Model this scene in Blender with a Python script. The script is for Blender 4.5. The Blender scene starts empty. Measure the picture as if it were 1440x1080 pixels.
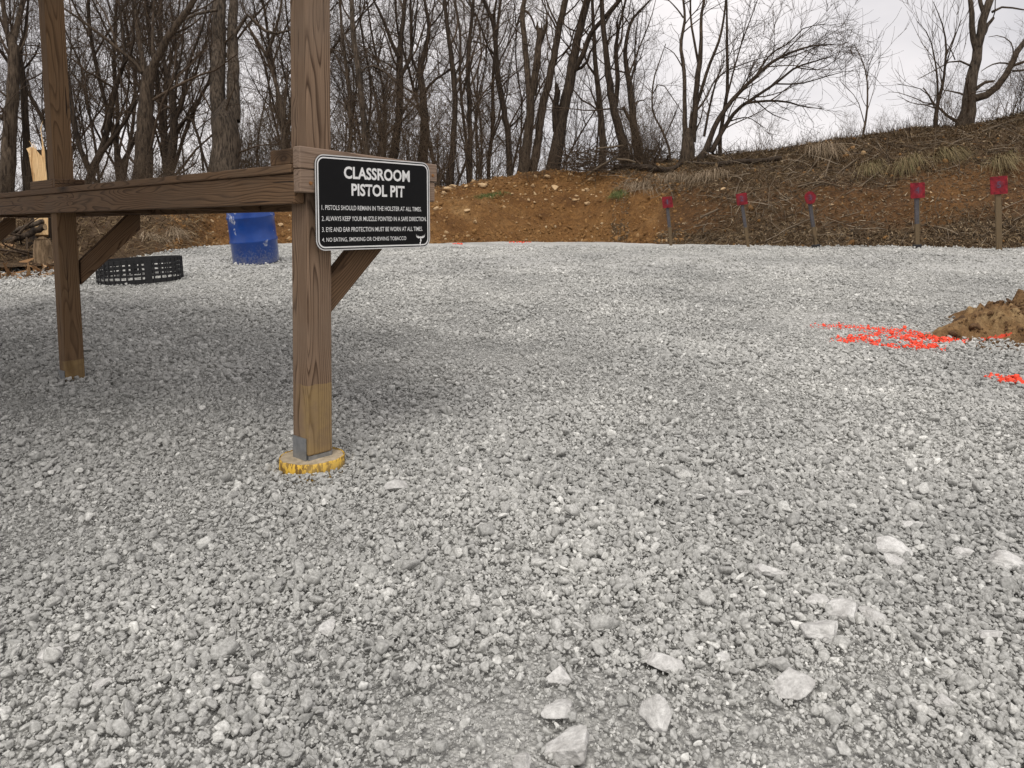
import bpy, bmesh, math, random
import numpy as np
from mathutils import Vector, Matrix, noise

random.seed(7)
rng = np.random.default_rng(7)
S = bpy.context.scene
COL = S.collection
R = math.radians

# ------------------------------------------------------------------ camera
F, CX, CY, PITCH, H = 1043.0, 720.0, 374.7, R(3.0), 0.775   # in pixels of a 1440 x 1080 frame
cam_d = bpy.data.cameras.new('camera'); cam = bpy.data.objects.new('camera', cam_d); COL.objects.link(cam)
cam.location = (0, 0, H); cam.rotation_euler = (R(90) - PITCH, 0, 0)
cam_d.sensor_width = 36; cam_d.lens = 36 * F / 1440
cam_d.shift_y = -(540 - CY) / 1440
cam_d.clip_start = .05; cam_d.clip_end = 2000
S.camera = cam
S.render.resolution_x, S.render.resolution_y = 1024, 768

# ------------------------------------------------------------------ sky, sun, exposure
SUN_EL, SUN_AZ = R(57), R(188)          # azimuth clockwise from +Y (the view direction)
W = bpy.data.worlds.new('World'); S.world = W; W.use_nodes = True
nt = W.node_tree; nt.nodes.clear()
def wn(t, **k):
    n = nt.nodes.new(t)
    for a, b in k.items(): setattr(n, a, b)
    return n
sky = wn('ShaderNodeTexSky', sky_type='NISHITA', sun_disc=False, sun_elevation=SUN_EL, sun_rotation=SUN_AZ)
tc = wn('ShaderNodeTexCoord')
mp = wn('ShaderNodeMapping'); mp.inputs['Scale'].default_value = (1, 1, 2.6)
nz = wn('ShaderNodeTexNoise'); nz.inputs['Scale'].default_value = 2.3; nz.inputs['Detail'].default_value = 5; nz.inputs['Roughness'].default_value = .5
cr = wn('ShaderNodeValToRGB')
e = cr.color_ramp.elements
e[0].position = .34; e[0].color = (.475, .462, .476, 1)
e[1].position = .64; e[1].color = (.705, .668, .66, 1)
sc = wn('ShaderNodeMix', data_type='RGBA', blend_type='MULTIPLY'); sc.inputs[0].default_value = 1; sc.inputs[7].default_value = (10, 10, 10, 1)
mx = wn('ShaderNodeMix', data_type='RGBA'); mx.inputs[0].default_value = .96
bg = wn('ShaderNodeBackground'); bg.inputs['Strength'].default_value = .1
out = wn('ShaderNodeOutputWorld')
L_ = nt.links.new
L_(tc.outputs['Generated'], mp.inputs[0]); L_(mp.outputs[0], nz.inputs['Vector']); L_(nz.outputs[0], cr.inputs[0])
L_(cr.outputs[0], sc.inputs[6]); L_(sky.outputs[0], mx.inputs[6]); L_(sc.outputs[2], mx.inputs[7])
L_(mx.outputs[2], bg.inputs[0]); L_(bg.outputs[0], out.inputs[0])

sun_d = bpy.data.lights.new('sun', 'SUN'); sun = bpy.data.objects.new('sun', sun_d); COL.objects.link(sun)
sun_d.energy = 1.5; sun_d.angle = R(32); sun_d.color = (1, .965, .91)
sd = Vector((math.sin(SUN_AZ) * math.cos(SUN_EL), math.cos(SUN_AZ) * math.cos(SUN_EL), math.sin(SUN_EL)))
sun.rotation_euler = sd.to_track_quat('Z', 'Y').to_euler()
sun.location = (0, 0, 30)

S.view_settings.view_transform = 'Standard'; S.view_settings.look = 'None'
S.view_settings.exposure = 0.60; S.view_settings.gamma = 1; S.view_settings.use_curve_mapping = False
S.cycles.use_denoising = True
S.cycles.max_bounces = 6; S.cycles.diffuse_bounces = 3; S.cycles.glossy_bounces = 2; S.cycles.transparent_max_bounces = 4

# ------------------------------------------------------------------ helpers
FW = np.array([0, math.cos(PITCH), -math.sin(PITCH)]); UP = np.array([0, math.sin(PITCH), math.cos(PITCH)])
CAM = np.array([0, 0, H])
def P(px, py, t):
    """the point that stands t metres ahead where the photograph shows (px, py)"""
    return CAM + np.array([(px - CX) / F * t, 0, 0]) + t * FW - (py - CY) / F * t * UP
def sstep(a, b, x):
    u = np.clip((np.asarray(x, float) - a) / (b - a), 0, 1); return u * u * (3 - 2 * u)
def zg(x, y):
    """height of the gravel lot"""
    x = np.asarray(x, float); y = np.asarray(y, float)
    z = .42 * sstep(4.0, 12.0, y)
    z = z + .013 * np.sin(1.7 * x + .6 * y + 1) * np.sin(1.3 * y - .5 * x) + .008 * np.sin(4.1 * x + 2) * np.sin(3.3 * y + 1.1 * x)
    z = z + .006 * np.sin(9.3 * x + 3 * y) * np.sin(7.7 * y - 2 * x + 1)
    return z
def G(px, py):
    """where the ray through a pixel meets the lot"""
    d = P(px, py, 1) - CAM
    lo, hi = .3, 60.
    for _ in range(50):
        m = (lo + hi) / 2; q = CAM + d * m
        if q[2] > zg(q[0], q[1]): lo = m
        else: hi = m
    return CAM + d * lo

def fastmesh(name, V, Q, smooth=False):
    """mesh from numpy verts and an (n, k) face array"""
    V = np.asarray(V, np.float32); Q = np.asarray(Q, np.int32)
    me = bpy.data.meshes.new(name)
    me.vertices.add(len(V)); me.vertices.foreach_set('co', V.ravel())
    k = Q.shape[1]
    me.loops.add(Q.size); me.loops.foreach_set('vertex_index', Q.ravel())
    me.polygons.add(len(Q)); me.polygons.foreach_set('loop_start', np.arange(0, Q.size, k, dtype=np.int32))
    me.polygons.foreach_set('loop_total', np.full(len(Q), k, np.int32))
    if smooth: me.polygons.foreach_set('use_smooth', np.ones(len(Q), bool))
    me.update(calc_edges=True); me.validate()
    return me
def link(name, me, mat=None, parent=None, mtx=None):
    o = bpy.data.objects.new(name, me); COL.objects.link(o)
    if mat and me is not None and not me.materials: me.materials.append(mat)
    if mtx is not None: o.matrix_basis = mtx
    if parent: o.parent = parent
    return o
def tag(o, label, cat, group=None):
    o['label'] = label; o['category'] = cat
    if group: o['group'] = group
    return o
def empty(name, loc, label, cat, group=None):
    o = bpy.data.objects.new(name, None); COL.objects.link(o); o.location = loc; o.empty_display_size = .1
    return tag(o, label, cat, group)
def bm_mesh(bm, name, smooth=False):
    me = bpy.data.meshes.new(name); bm.to_mesh(me); bm.free()
    if smooth:
        for p in me.polygons: p.use_smooth = True
    return me

# ------------------------------------------------------------------ materials
def new_mat(name):
    m = bpy.data.materials.new(name); m.use_nodes = True
    n = m.node_tree; n.nodes.clear()
    o = n.nodes.new('ShaderNodeOutputMaterial'); b = n.nodes.new('ShaderNodeBsdfPrincipled')
    n.links.new(b.outputs[0], o.inputs[0])
    b.inputs['Roughness'].default_value = .9
    b.inputs['Specular IOR Level'].default_value = .25
    return m, n, b
def nd(n, t, ins=None, **k):
    q = n.nodes.new(t)
    for a, b in k.items(): setattr(q, a, b)
    for a, b in (ins or {}).items():
        if isinstance(b, bpy.types.NodeSocket): n.links.new(b, q.inputs[a])
        else: q.inputs[a].default_value = b
    return q
def ramp(n, fac, stops, interp='LINEAR'):
    r = n.nodes.new('ShaderNodeValToRGB'); r.color_ramp.interpolation = interp
    el = r.color_ramp.elements
    while len(el) < len(stops): el.new(.5)
    for q, (p, c) in zip(el, stops):
        q.position = p; q.color = (*c, 1) if len(c) == 3 else c
    n.links.new(fac, r.inputs[0]); return r.outputs[0]
def mixc(n, fac, a, b, mode='MIX'):
    q = n.nodes.new('ShaderNodeMix'); q.data_type = 'RGBA'; q.blend_type = mode
    for i, v in ((0, fac), (6, a), (7, b)):
        if isinstance(v, bpy.types.NodeSocket): n.links.new(v, q.inputs[i])
        else: q.inputs[i].default_value = (*v, 1) if isinstance(v, tuple) and len(v) == 3 else v
    return q.outputs[2]
def math_(n, op, a, b=0., c=None):
    q = n.nodes.new('ShaderNodeMath'); q.operation = op
    for i, v in enumerate((a, b) if c is None else (a, b, c)):
        if isinstance(v, bpy.types.NodeSocket): n.links.new(v, q.inputs[i])
        else: q.inputs[i].default_value = v
    return q.outputs[0]
def noise_(n, vec, scale, detail=3, rough=.55):
    q = nd(n, 'ShaderNodeTexNoise', {'Scale': scale, 'Detail': detail, 'Roughness': rough})
    if vec is not None: n.links.new(vec, q.inputs['Vector'])
    return q
def bump(n, b, h, strength=.4, dist=.01):
    q = nd(n, 'ShaderNodeBump', {'Strength': strength, 'Distance': dist, 'Height': h})
    n.links.new(q.outputs[0], b.inputs['Normal'])

def stone_mat(name, lo, hi, painted=False):
    m, n, b = new_mat(name)
    oi = nd(n, 'ShaderNodeObjectInfo'); geo = nd(n, 'ShaderNodeNewGeometry')
    base = ramp(n, oi.outputs['Random'], [(0, lo), (.7, tuple((a + c) / 2 for a, c in zip(lo, hi))), (.95, hi), (1, tuple(min(.74, c * 1.25) for c in hi))])
    big = noise_(n, geo.outputs['Position'], .9, 3)
    base = mixc(n, 1., base, ramp(n, big.outputs[0], [(.3, (.78, .78, .775)), (.7, (1.13, 1.125, 1.11))]), 'MULTIPLY')
    f = noise_(n, geo.outputs['Position'], 160, 3, .7)
    base = mixc(n, 1., base, ramp(n, f.outputs[0], [(.3, (.62, .62, .61)), (.7, (1.3, 1.3, 1.3))]), 'MULTIPLY')
    if painted:
        s = noise_(n, geo.outputs['Position'], 55, 2, .6)
        base = mixc(n, ramp(n, s.outputs[0], [(.27, (0, 0, 0)), (.42, (.97, .97, .97))]), base, (.90, .08, .035))
    n.links.new(base, b.inputs['Base Color'])
    bump(n, b, f.outputs[0], .5, .002)
    return m
M_STONE = stone_mat('gravel_stone', (.365, .364, .35), (.57, .567, .545))
M_PAINTED = stone_mat('painted_stone', (.365, .364, .35), (.57, .567, .545), True)

def rock_mat(name, col, dirt=(.33, .31, .28)):
    m, n, b = new_mat(name)
    tc = nd(n, 'ShaderNodeTexCoord'); oi = nd(n, 'ShaderNodeObjectInfo')
    v = nd(n, 'ShaderNodeVectorMath', {0: tc.outputs['Object'], 1: oi.outputs['Location']}, operation='ADD').outputs[0]
    a = noise_(n, v, 22, 5, .65); c = noise_(n, v, 110, 4, .7)
    base = mixc(n, ramp(n, a.outputs[0], [(.36, (0, 0, 0)), (.62, (1, 1, 1))]), dirt, col)
    base = mixc(n, 1., base, ramp(n, c.outputs[0], [(.3, (.72, .72, .72)), (.65, (1.1, 1.1, 1.1))]), 'MULTIPLY')
    n.links.new(base, b.inputs['Base Color'])
    bump(n, b, math_(n, 'ADD', a.outputs[0], math_(n, 'MULTIPLY', c.outputs[0], .4)), .7, .008)
    return m
M_ROCK = rock_mat('pale_limestone', (.67, .662, .638), (.43, .42, .40))
M_TANROCK = rock_mat('tan_stone', (.62, .47, .29), (.42, .25, .11))

def gravel_ground():
    m, n, b = new_mat('gravel_ground')
    geo = nd(n, 'ShaderNodeNewGeometry'); pos = geo.outputs['Position']
    v1 = nd(n, 'ShaderNodeTexVoronoi', {'Vector': pos, 'Scale': 42., 'Randomness': 1.})
    v2 = nd(n, 'ShaderNodeTexVoronoi', {'Vector': pos, 'Scale': 110., 'Randomness': 1.})
    big = noise_(n, pos, .9, 3); mid = noise_(n, pos, 6, 4, .6)
    g = nd(n, 'ShaderNodeSeparateColor', {0: v1.outputs['Color']}).outputs[0]
    base = ramp(n, g, [(0, (.50, .498, .476)), (.6, (.61, .606, .58)), (1, (.70, .695, .668))])
    base = mixc(n, 1., base, ramp(n, v2.outputs['Distance'], [(.1, (1.08, 1.08, 1.08)), (.75, (.68, .68, .68))]), 'MULTIPLY')
    base = mixc(n, 1., base, ramp(n, big.outputs[0], [(.3, (.78, .78, .775)), (.7, (1.13, 1.125, 1.11))]), 'MULTIPLY')
    base = mixc(n, 1., base, ramp(n, mid.outputs[0], [(.3, (.88, .88, .88)), (.7, (1.1, 1.1, 1.1))]), 'MULTIPLY')
    n.links.new(base, b.inputs['Base Color'])
    h = math_(n, 'ADD', math_(n, 'MULTIPLY', v1.outputs['Distance'], -1.), math_(n, 'MULTIPLY', v2.outputs['Distance'], -.4))
    bump(n, b, h, .9, .018)
    return m
M_LOT = gravel_ground()

def earth_mat():
    m, n, b = new_mat('forest_floor')
    geo = nd(n, 'ShaderNodeNewGeometry')
    a = noise_(n, geo.outputs['Position'], .7, 6, .65); c = noise_(n, geo.outputs['Position'], 14, 5, .7)
    base = mixc(n, a.outputs[0], (.085, .055, .033), (.17, .125, .075))
    base = mixc(n, 1., base, ramp(n, c.outputs[0], [(.3, (.55, .55, .55)), (.7, (1.3, 1.3, 1.3))]), 'MULTIPLY')
    n.links.new(base, b.inputs['Base Color']); bump(n, b, c.outputs[0], .8, .06)
    return m
M_EARTH = earth_mat()

def berm_mat():
    m, n, b = new_mat('clay_bank')
    geo = nd(n, 'ShaderNodeNewGeometry'); pos = geo.outputs['Position']
    at = nd(n, 'ShaderNodeAttribute', attribute_name='veg'); so = nd(n, 'ShaderNodeAttribute', attribute_name='topsoil')
    a = noise_(n, pos, 1.1, 6, .62); c = noise_(n, pos, 9, 6, .7); d = noise_(n, pos, 38, 4, .7)
    st = nd(n, 'ShaderNodeMapping', {'Vector': pos, 'Scale': (5., 5., .7)})
    s = noise_(n, st.outputs[0], 2.2, 4, .6)
    clay = ramp(n, a.outputs[0], [(.28, (.12, .056, .018)), (.46, (.20, .098, .031)), (.6, (.25, .132, .046)), (.74, (.33, .20, .085))])
    dk = ramp(n, c.outputs[0], [(.3, (.075, .038, .014)), (.55, (.135, .068, .025)), (.75, (.19, .105, .043))])
    ks = math_(n, 'ADD', so.outputs['Fac'], math_(n, 'MULTIPLY', math_(n, 'SUBTRACT', a.outputs[0], .5), 1.1))
    clay = mixc(n, ramp(n, ks, [(.3, (0, 0, 0)), (.75, (1, 1, 1))]), clay, dk)
    clay = mixc(n, 1., clay, ramp(n, s.outputs[0], [(.3, (.68, .66, .64)), (.7, (1.25, 1.25, 1.25))]), 'MULTIPLY')
    lit = ramp(n, c.outputs[0], [(.3, (.045, .026, .013)), (.5, (.105, .066, .034)), (.72, (.175, .12, .068))])
    k = math_(n, 'ADD', at.outputs['Fac'], math_(n, 'MULTIPLY', math_(n, 'SUBTRACT', c.outputs[0], .5), 1.6))
    base = mixc(n, ramp(n, k, [(.38, (0, 0, 0)), (.62, (1, 1, 1))]), clay, lit)
    base = mixc(n, 1., base, ramp(n, d.outputs[0], [(.3, (.55, .52, .5)), (.68, (1.28, 1.28, 1.28))]), 'MULTIPLY')
    n.links.new(base, b.inputs['Base Color'])
    bump(n, b, math_(n, 'ADD', c.outputs[0], math_(n, 'MULTIPLY', d.outputs[0], .5)), 1., .09)
    return m
M_BERM = berm_mat()

def wood_mat(name, light, dark, grey, band=None, ring=26., rough=.82):
    """sawn lumber, grain along local Z; rings round a pith that lies outside the board"""
    m, n, b = new_mat(name)
    tc = nd(n, 'ShaderNodeTexCoord'); oi = nd(n, 'ShaderNodeObjectInfo')
    rnd = math_(n, 'MULTIPLY', oi.outputs['Random'], 7.)
    off = nd(n, 'ShaderNodeCombineXYZ', {0: .055, 1: .035, 2: rnd})
    v = nd(n, 'ShaderNodeVectorMath', {0: tc.outputs['Object'], 1: off.outputs[0]}, operation='ADD').outputs[0]
    mv = nd(n, 'ShaderNodeMapping', {'Vector': v, 'Scale': (1., 1., .13)})
    n1 = noise_(n, mv.outputs[0], 9, 2, .5)
    kv = nd(n, 'ShaderNodeMapping', {'Vector': v, 'Scale': (1., 1., .45)})
    vor = nd(n, 'ShaderNodeTexVoronoi', {'Vector': kv.outputs[0], 'Scale': 3.6})
    knot = ramp(n, vor.outputs['Distance'], [(0., (1, 1, 1)), (.16, (0, 0, 0))])
    sx = nd(n, 'ShaderNodeSeparateXYZ', {0: v})
    r2 = math_(n, 'ADD', math_(n, 'POWER', sx.outputs[0], 2.), math_(n, 'POWER', sx.outputs[1], 2.))
    rad = math_(n, 'SQRT', r2)
    rad = math_(n, 'ADD', rad, math_(n, 'MULTIPLY', math_(n, 'SUBTRACT', n1.outputs[0], .5), .16))
    rad = math_(n, 'ADD', rad, math_(n, 'MULTIPLY', knot, .05))
    ph = math_(n, 'FRACT', math_(n, 'MULTIPLY', rad, ring * 4))
    grain = ramp(n, ph, [(0, (0, 0, 0)), (.55, (.18, .18, .18)), (.86, (1, 1, 1)), (.97, (.1, .1, .1))])
    fv = nd(n, 'ShaderNodeMapping', {'Vector': v, 'Scale': (1., 1., .02)})
    fib = noise_(n, fv.outputs[0], 420, 3, .6)
    base = mixc(n, grain, light, dark)
    w = noise_(n, v, 3.2, 4, .6)
    base = mixc(n, ramp(n, w.outputs[0], [(.42, (0, 0, 0)), (.68, (.75, .75, .75))]), base, grey)
    base = mixc(n, knot, base, tuple(c * .45 for c in dark))
    base = mixc(n, 1., base, ramp(n, fib.outputs[0], [(.3, (.78, .78, .78)), (.7, (1.15, 1.15, 1.15))]), 'MULTIPLY')
    # drying checks along the grain
    cv = nd(n, 'ShaderNodeMapping', {'Vector': v, 'Scale': (1., 1., .022)})
    chk = noise_(n, cv.outputs[0], 95, 1, .4)
    ck = ramp(n, chk.outputs[0], [(.262, (1, 1, 1)), (.28, (0, 0, 0))])
    base = mixc(n, ck, base, (.02, .013, .009))
    if band:
        z = nd(n, 'ShaderNodeSeparateXYZ', {0: tc.outputs['Object']}).outputs[2]
        nn = noise_(n, tc.outputs['Object'], 30, 3)
        zz = math_(n, 'ADD', z, math_(n, 'MULTIPLY', nn.outputs[0], .022))
        bl = math_(n, 'MULTIPLY', math_(n, 'LESS_THAN', zz, band), ramp(n, nn.outputs[0], [(.3, (.4, .4, .4)), (.6, (.8, .8, .8))]))
        xx = nd(n, 'ShaderNodeSeparateXYZ', {0: tc.outputs['Object']}).outputs[0]
        pn = noise_(n, tc.outputs['Object'], 11, 3, .6)
        fade = ramp(n, math_(n, 'ADD', math_(n, 'MULTIPLY', xx, 11.), pn.outputs[0]), [(.25, (.12, .12, .12)), (.85, (1, 1, 1))])
        bl = math_(n, 'MULTIPLY', bl, fade)
        base = mixc(n, bl, base, mixc(n, grain, (.31, .215, .095), (.21, .135, .055)))
    n.links.new(base, b.inputs['Base Color'])
    b.inputs['Roughness'].default_value = rough
    bump(n, b, math_(n, 'ADD', math_(n, 'MULTIPLY', fib.outputs[0], .6), math_(n, 'SUBTRACT', math_(n, 'MULTIPLY', grain, -.3), math_(n, 'MULTIPLY', ck, 2.))), .5, .002)
    return m
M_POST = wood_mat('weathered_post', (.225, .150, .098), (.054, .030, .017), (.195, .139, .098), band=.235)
M_POST_S = wood_mat('yellow_brown_post', (.185, .112, .058), (.085, .048, .024), (.155, .10, .058), band=.115)  # yellower brown wood for the farther posts, with a shorter tan band
M_LUMBER = wood_mat('weathered_lumber', (.168, .10, .054), (.052, .027, .013), (.132, .088, .055))
M_GREYLUMBER = wood_mat('grey_lumber', (.265, .185, .13), (.125, .078, .052), (.245, .185, .145), ring=20.)
M_STAKE = wood_mat('stake_wood', (.15, .105, .058), (.10, .068, .036), (.125, .092, .055))
M_SPLIT = wood_mat('split_wood', (.72, .50, .26), (.42, .24, .10), (.66, .47, .26), ring=14.)

def plain(name, col, rough=.6, metal=0., spec=.4, var=.25, scale=30.):
    m, n, b = new_mat(name)
    tc = nd(n, 'ShaderNodeTexCoord'); q = noise_(n, tc.outputs['Object'], scale, 4, .65)
    base = mixc(n, 1., col, ramp(n, q.outputs[0], [(.3, (1 - var,) * 3), (.7, (1 + var,) * 3)]), 'MULTIPLY')
    n.links.new(base, b.inputs['Base Color']); b.inputs['Roughness'].default_value = rough
    b.inputs['Metallic'].default_value = metal; b.inputs['Specular IOR Level'].default_value = spec
    return m
M_GALV = plain('galvanised_steel', (.30, .31, .32), .5, .7)
M_BLACKSTEEL = plain('blackened_steel', (.022, .022, .023), .55, .3)
M_SIGN = plain('sign_black', (.006, .006, .0065), .55, 0, .12, .1)
M_WHITE = plain('sign_white', (.72, .72, .71), .5, 0, .3, .08)
M_SILVER = plain('sign_rim', (.60, .60, .59), .4, .3, .4, .1)
M_SCREW = plain('rusty_screw', (.30, .15, .06), .6, .5)
M_ROOF = plain('roof_sheet', (.16, .17, .17), .5, .4)
M_CONC = plain('footing_concrete', (.40, .33, .235), .95, 0, .2, .3, 45)
M_BARKCHIP = plain('bark_chip', (.26, .16, .085), .95, 0, .1, .4)

def yellow_mat():
    m, n, b = new_mat('yellow_form')
    tc = nd(n, 'ShaderNodeTexCoord')
    mp = nd(n, 'ShaderNodeMapping', {'Vector': tc.outputs['Object'], 'Rotation': (.3, .9, .5), 'Scale': (1., .22, .35)})
    q = noise_(n, mp.outputs[0], 85, 4, .7); r = noise_(n, tc.outputs['Object'], 14, 3)
    base = mixc(n, ramp(n, q.outputs[0], [(.47, (0, 0, 0)), (.53, (1, 1, 1))]), (.74, .46, .06), (.20, .115, .03))
    base = mixc(n, ramp(n, r.outputs[0], [(.45, (0, 0, 0)), (.7, (.6, .6, .6))]), base, (.52, .36, .12))
    n.links.new(base, b.inputs['Base Color']); b.inputs['Roughness'].default_value = .6
    return m
M_YELLOW = yellow_mat()

def drum_mat():
    m, n, b = new_mat('blue_plastic')
    tc = nd(n, 'ShaderNodeTexCoord'); o = tc.outputs['Object']
    a = noise_(n, o, 5.5, 3, .6); c = noise_(n, o, 40, 4, .7)
    z = nd(n, 'ShaderNodeSeparateXYZ', {0: o}).outputs[2]
    base = mixc(n, 1., (.005, .045, .235), ramp(n, a.outputs[0], [(.3, (.75, .75, .8)), (.7, (1.15, 1.15, 1.1))]), 'MULTIPLY')
    scuff = ramp(n, a.outputs[0], [(.63, (0, 0, 0)), (.66, (1, 1, 1))])
    base = mixc(n, math_(n, 'MULTIPLY', scuff, ramp(n, c.outputs[0], [(.42, (0, 0, 0)), (.55, (.8, .8, .8))])), base, (.5, .52, .56))
    low = math_(n, 'SUBTRACT', .30, z)
    dirt = ramp(n, math_(n, 'ADD', low, math_(n, 'MULTIPLY', math_(n, 'SUBTRACT', c.outputs[0], .55), .9)), [(.06, (0, 0, 0)), (.42, (.6, .6, .6))])
    base = mixc(n, dirt, base, (.33, .32, .29))
    n.links.new(base, b.inputs['Base Color']); b.inputs['Roughness'].default_value = .3; b.inputs['Specular IOR Level'].default_value = .5
    return m
M_DRUM = drum_mat()

def red_mat():
    m, n, b = new_mat('red_plate')
    tc = nd(n, 'ShaderNodeTexCoord'); oi = nd(n, 'ShaderNodeObjectInfo')
    v = nd(n, 'ShaderNodeVectorMath', {0: tc.outputs['Object'], 1: oi.outputs['Location']}, operation='ADD').outputs[0]
    a = noise_(n, v, 16, 4, .7)
    d = nd(n, 'ShaderNodeVectorMath', {0: tc.outputs['Object']}, operation='LENGTH').outputs['Value']
    k = math_(n, 'ADD', math_(n, 'MULTIPLY', d, -7.), a.outputs[0])
    base = ramp(n, a.outputs[0], [(.3, (.075, .005, .009)), (.6, (.225, .011, .019)), (.8, (.30, .04, .05))])
    base = mixc(n, ramp(n, k, [(-.05, (0, 0, 0)), (.22, (.6, .6, .6))]), base, (.085, .03, .045))
    n.links.new(base, b.inputs['Base Color']); b.inputs['Roughness'].default_value = .6
    return m
M_RED = red_mat()
M_NUM = plain('plate_number', (.085, .06, .095), .7, 0, .2, .3)
M_LEAD = plain('lead_splash', (.075, .07, .075), .7, .1, .3, .35)

def bark_mat(name, a_, b_):
    m, n, b = new_mat(name)
    geo = nd(n, 'ShaderNodeNewGeometry')
    mv = nd(n, 'ShaderNodeMapping', {'Vector': geo.outputs['Position'], 'Scale': (1., 1., .16)})
    q = noise_(n, mv.outputs[0], 26, 5, .7); w = noise_(n, geo.outputs['Position'], 1.6, 3)
    base = mixc(n, ramp(n, q.outputs[0], [(.38, (0, 0, 0)), (.60, (1, 1, 1))]), a_, b_)
    base = mixc(n, 1., base, ramp(n, w.outputs[0], [(.3, (.72, .72, .72)), (.7, (1.25, 1.25, 1.25))]), 'MULTIPLY')
    n.links.new(base, b.inputs['Base Color']); bump(n, b, q.outputs[0], 1., .04)
    return m
M_BARK = bark_mat('grey_brown_bark', (.026, .018, .012), (.105, .077, .053))
M_BARK_D = bark_mat('dark_bark', (.017, .012, .008), (.066, .047, .032))
M_BARK_L = bark_mat('pale_grey_bark', (.024, .018, .013), (.125, .096, .070))
M_TWIG = bark_mat('twig_bark', (.05, .034, .022), (.105, .074, .05))
M_STUMP = bark_mat('tan_stump_bark', (.10, .065, .036), (.27, .19, .115))
M_BRUSH = bark_mat('brush_twig', (.07, .048, .031), (.15, .107, .071))
M_LOGEND = plain('log_end', (.34, .24, .14), .9, 0, .1, .3)

def island_mat(name, stops, rough=.9):
    m, n, b = new_mat(name)
    geo = nd(n, 'ShaderNodeNewGeometry')
    base = ramp(n, geo.outputs['Random Per Island'], stops)
    n.links.new(base, b.inputs['Base Color']); b.inputs['Roughness'].default_value = rough
    return m
M_DEADGRASS = island_mat('dead_grass', [(0, (.06, .037, .019)), (.5, (.13, .085, .044)), (.9, (.22, .155, .085)), (1, (.33, .25, .15))])
M_TUFT = island_mat('straw_grass', [(0, (.09, .062, .03)), (.45, (.19, .14, .07)), (.8, (.28, .22, .12)), (1, (.13, .135, .05))])
M_PALE = island_mat('pale_grass', [(0, (.12, .085, .05)), (.5, (.24, .175, .11)), (1, (.44, .35, .25))])
M_GREEN = island_mat('green_grass', [(0, (.06, .09, .025)), (.6, (.12, .15, .045)), (1, (.28, .25, .11))])
M_STICK = island_mat('dead_stick', [(0, (.05, .036, .024)), (.6, (.13, .098, .066)), (1, (.36, .29, .21))])
M_DIRT = None

# ------------------------------------------------------------------ ground
def grid_sheet(xs, ys, zf):
    X, Y = np.meshgrid(xs, ys); Z = zf(X, Y)
    V = np.stack([X, Y, Z], -1).reshape(-1, 3); nx, ny = len(xs), len(ys)
    i = np.arange(nx * ny).reshape(ny, nx)
    Q = np.stack([i[:-1, :-1], i[:-1, 1:], i[1:, 1:], i[1:, :-1]], -1).reshape(-1, 4)
    return V, Q
gx = np.concatenate([np.linspace(-900, -60, 12), np.linspace(-50, 50, 41), np.linspace(60, 900, 12)])
gy = np.concatenate([np.linspace(-300, -40, 6), np.linspace(-30, 70, 41), np.linspace(90, 1500, 14)])
def z_earth(x, y):
    # low under the lot, rising a little into the wood on the left
    base = -.25 + 0 * x
    return base + .12 * np.sin(.31 * x) * np.sin(.23 * y + 1)
V, Q = grid_sheet(gx, gy, z_earth)
o = link('ground', fastmesh('ground', V, Q, True), M_EARTH); o['kind'] = 'structure'

lx = np.concatenate([np.linspace(-24, -8, 40), np.linspace(-7.8, 7.8, 240), np.linspace(8, 26, 45)])
ly = np.concatenate([np.linspace(-8, .0, 30), np.linspace(.1, 14, 330), np.linspace(14.2, 24, 60)])
V, Q = grid_sheet(lx, ly, lambda x, y: zg(x, y) - .004 - .009 * (1 - sstep(5., 9., y)))
lot = link('gravel_lot', fastmesh('gravel_lot', V, Q, True), M_LOT); lot['kind'] = 'structure'

# ------------------------------------------------------------------ earth bank round the lot
# column: photograph x, distance of the toe, photograph y and distance of the crest, how grassy
BC = [(-1500, 5.0, 270, 9.0, .8), (-500, 7.2, 280, 11.0, .8), (-150, 8.0, 285, 11.8, .8), (0, 8.6, 287, 12.2, .8), (80, 9.0, 287, 12.6, .8),
      (200, 10.3, 286, 13.6, .7), (245, 11.2, 284, 15.0, .6), (300, 15.0, 274, 18.8, .25), (400, 17.2, 268, 20.5, .15), (520, 17.6, 266, 20.8, .15),
      (610, 17.4, 264, 20.8, .2), (690, 18.0, 254, 21.2, .15), (745, 18.6, 243, 21.7, .1), (800, 18.9, 239, 22.0, .1), (850, 18.6, 242, 21.8, .1),
      (885, 17.6, 234, 21.2, .45), (940, 16.0, 228, 20.0, .5), (1000, 14.9, 219, 19.0, .7), (1090, 14.0, 213, 18.0, .85), (1140, 13.7, 203, 17.6, .85),
      (1180, 13.5, 195, 17.3, .8), (1240, 13.2, 188, 17.1, .75), (1300, 13.1, 181, 16.9, .75), (1350, 12.9, 178, 16.8, .75), (1400, 12.6, 168, 16.7, .75),
      (1440, 12.5, 158, 16.6, .75), (1600, 12.2, 146, 16.2, .75), (1900, 11.4, 120, 15.4, .75), (2600, 9.6, 60, 13.5, .8)]
toes, crests, vegs, vis = [], [], [], []
for px, tt, cy_, tc_, vg in BC:
    g = P(px, 340, tt); toes.append((g[0], g[1])); crests.append(P(px, cy_, tc_)); vegs.append(vg); vis.append(px)
toes = np.array(toes); crests = np.array(crests); vegs = np.array(vegs); vis = np.array(vis, float)
cum = np.concatenate([[0], np.cumsum(np.linalg.norm(np.diff(crests[:, :2], axis=0), axis=1))])
NS = 520
ss = np.linspace(0, cum[-1], NS)
def ip(a): return np.interp(ss, cum, a)
def smooth(a, k=5):
    q = np.pad(a, k, mode='edge'); return np.convolve(q, np.ones(2 * k + 1) / (2 * k + 1), 'valid')
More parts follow.
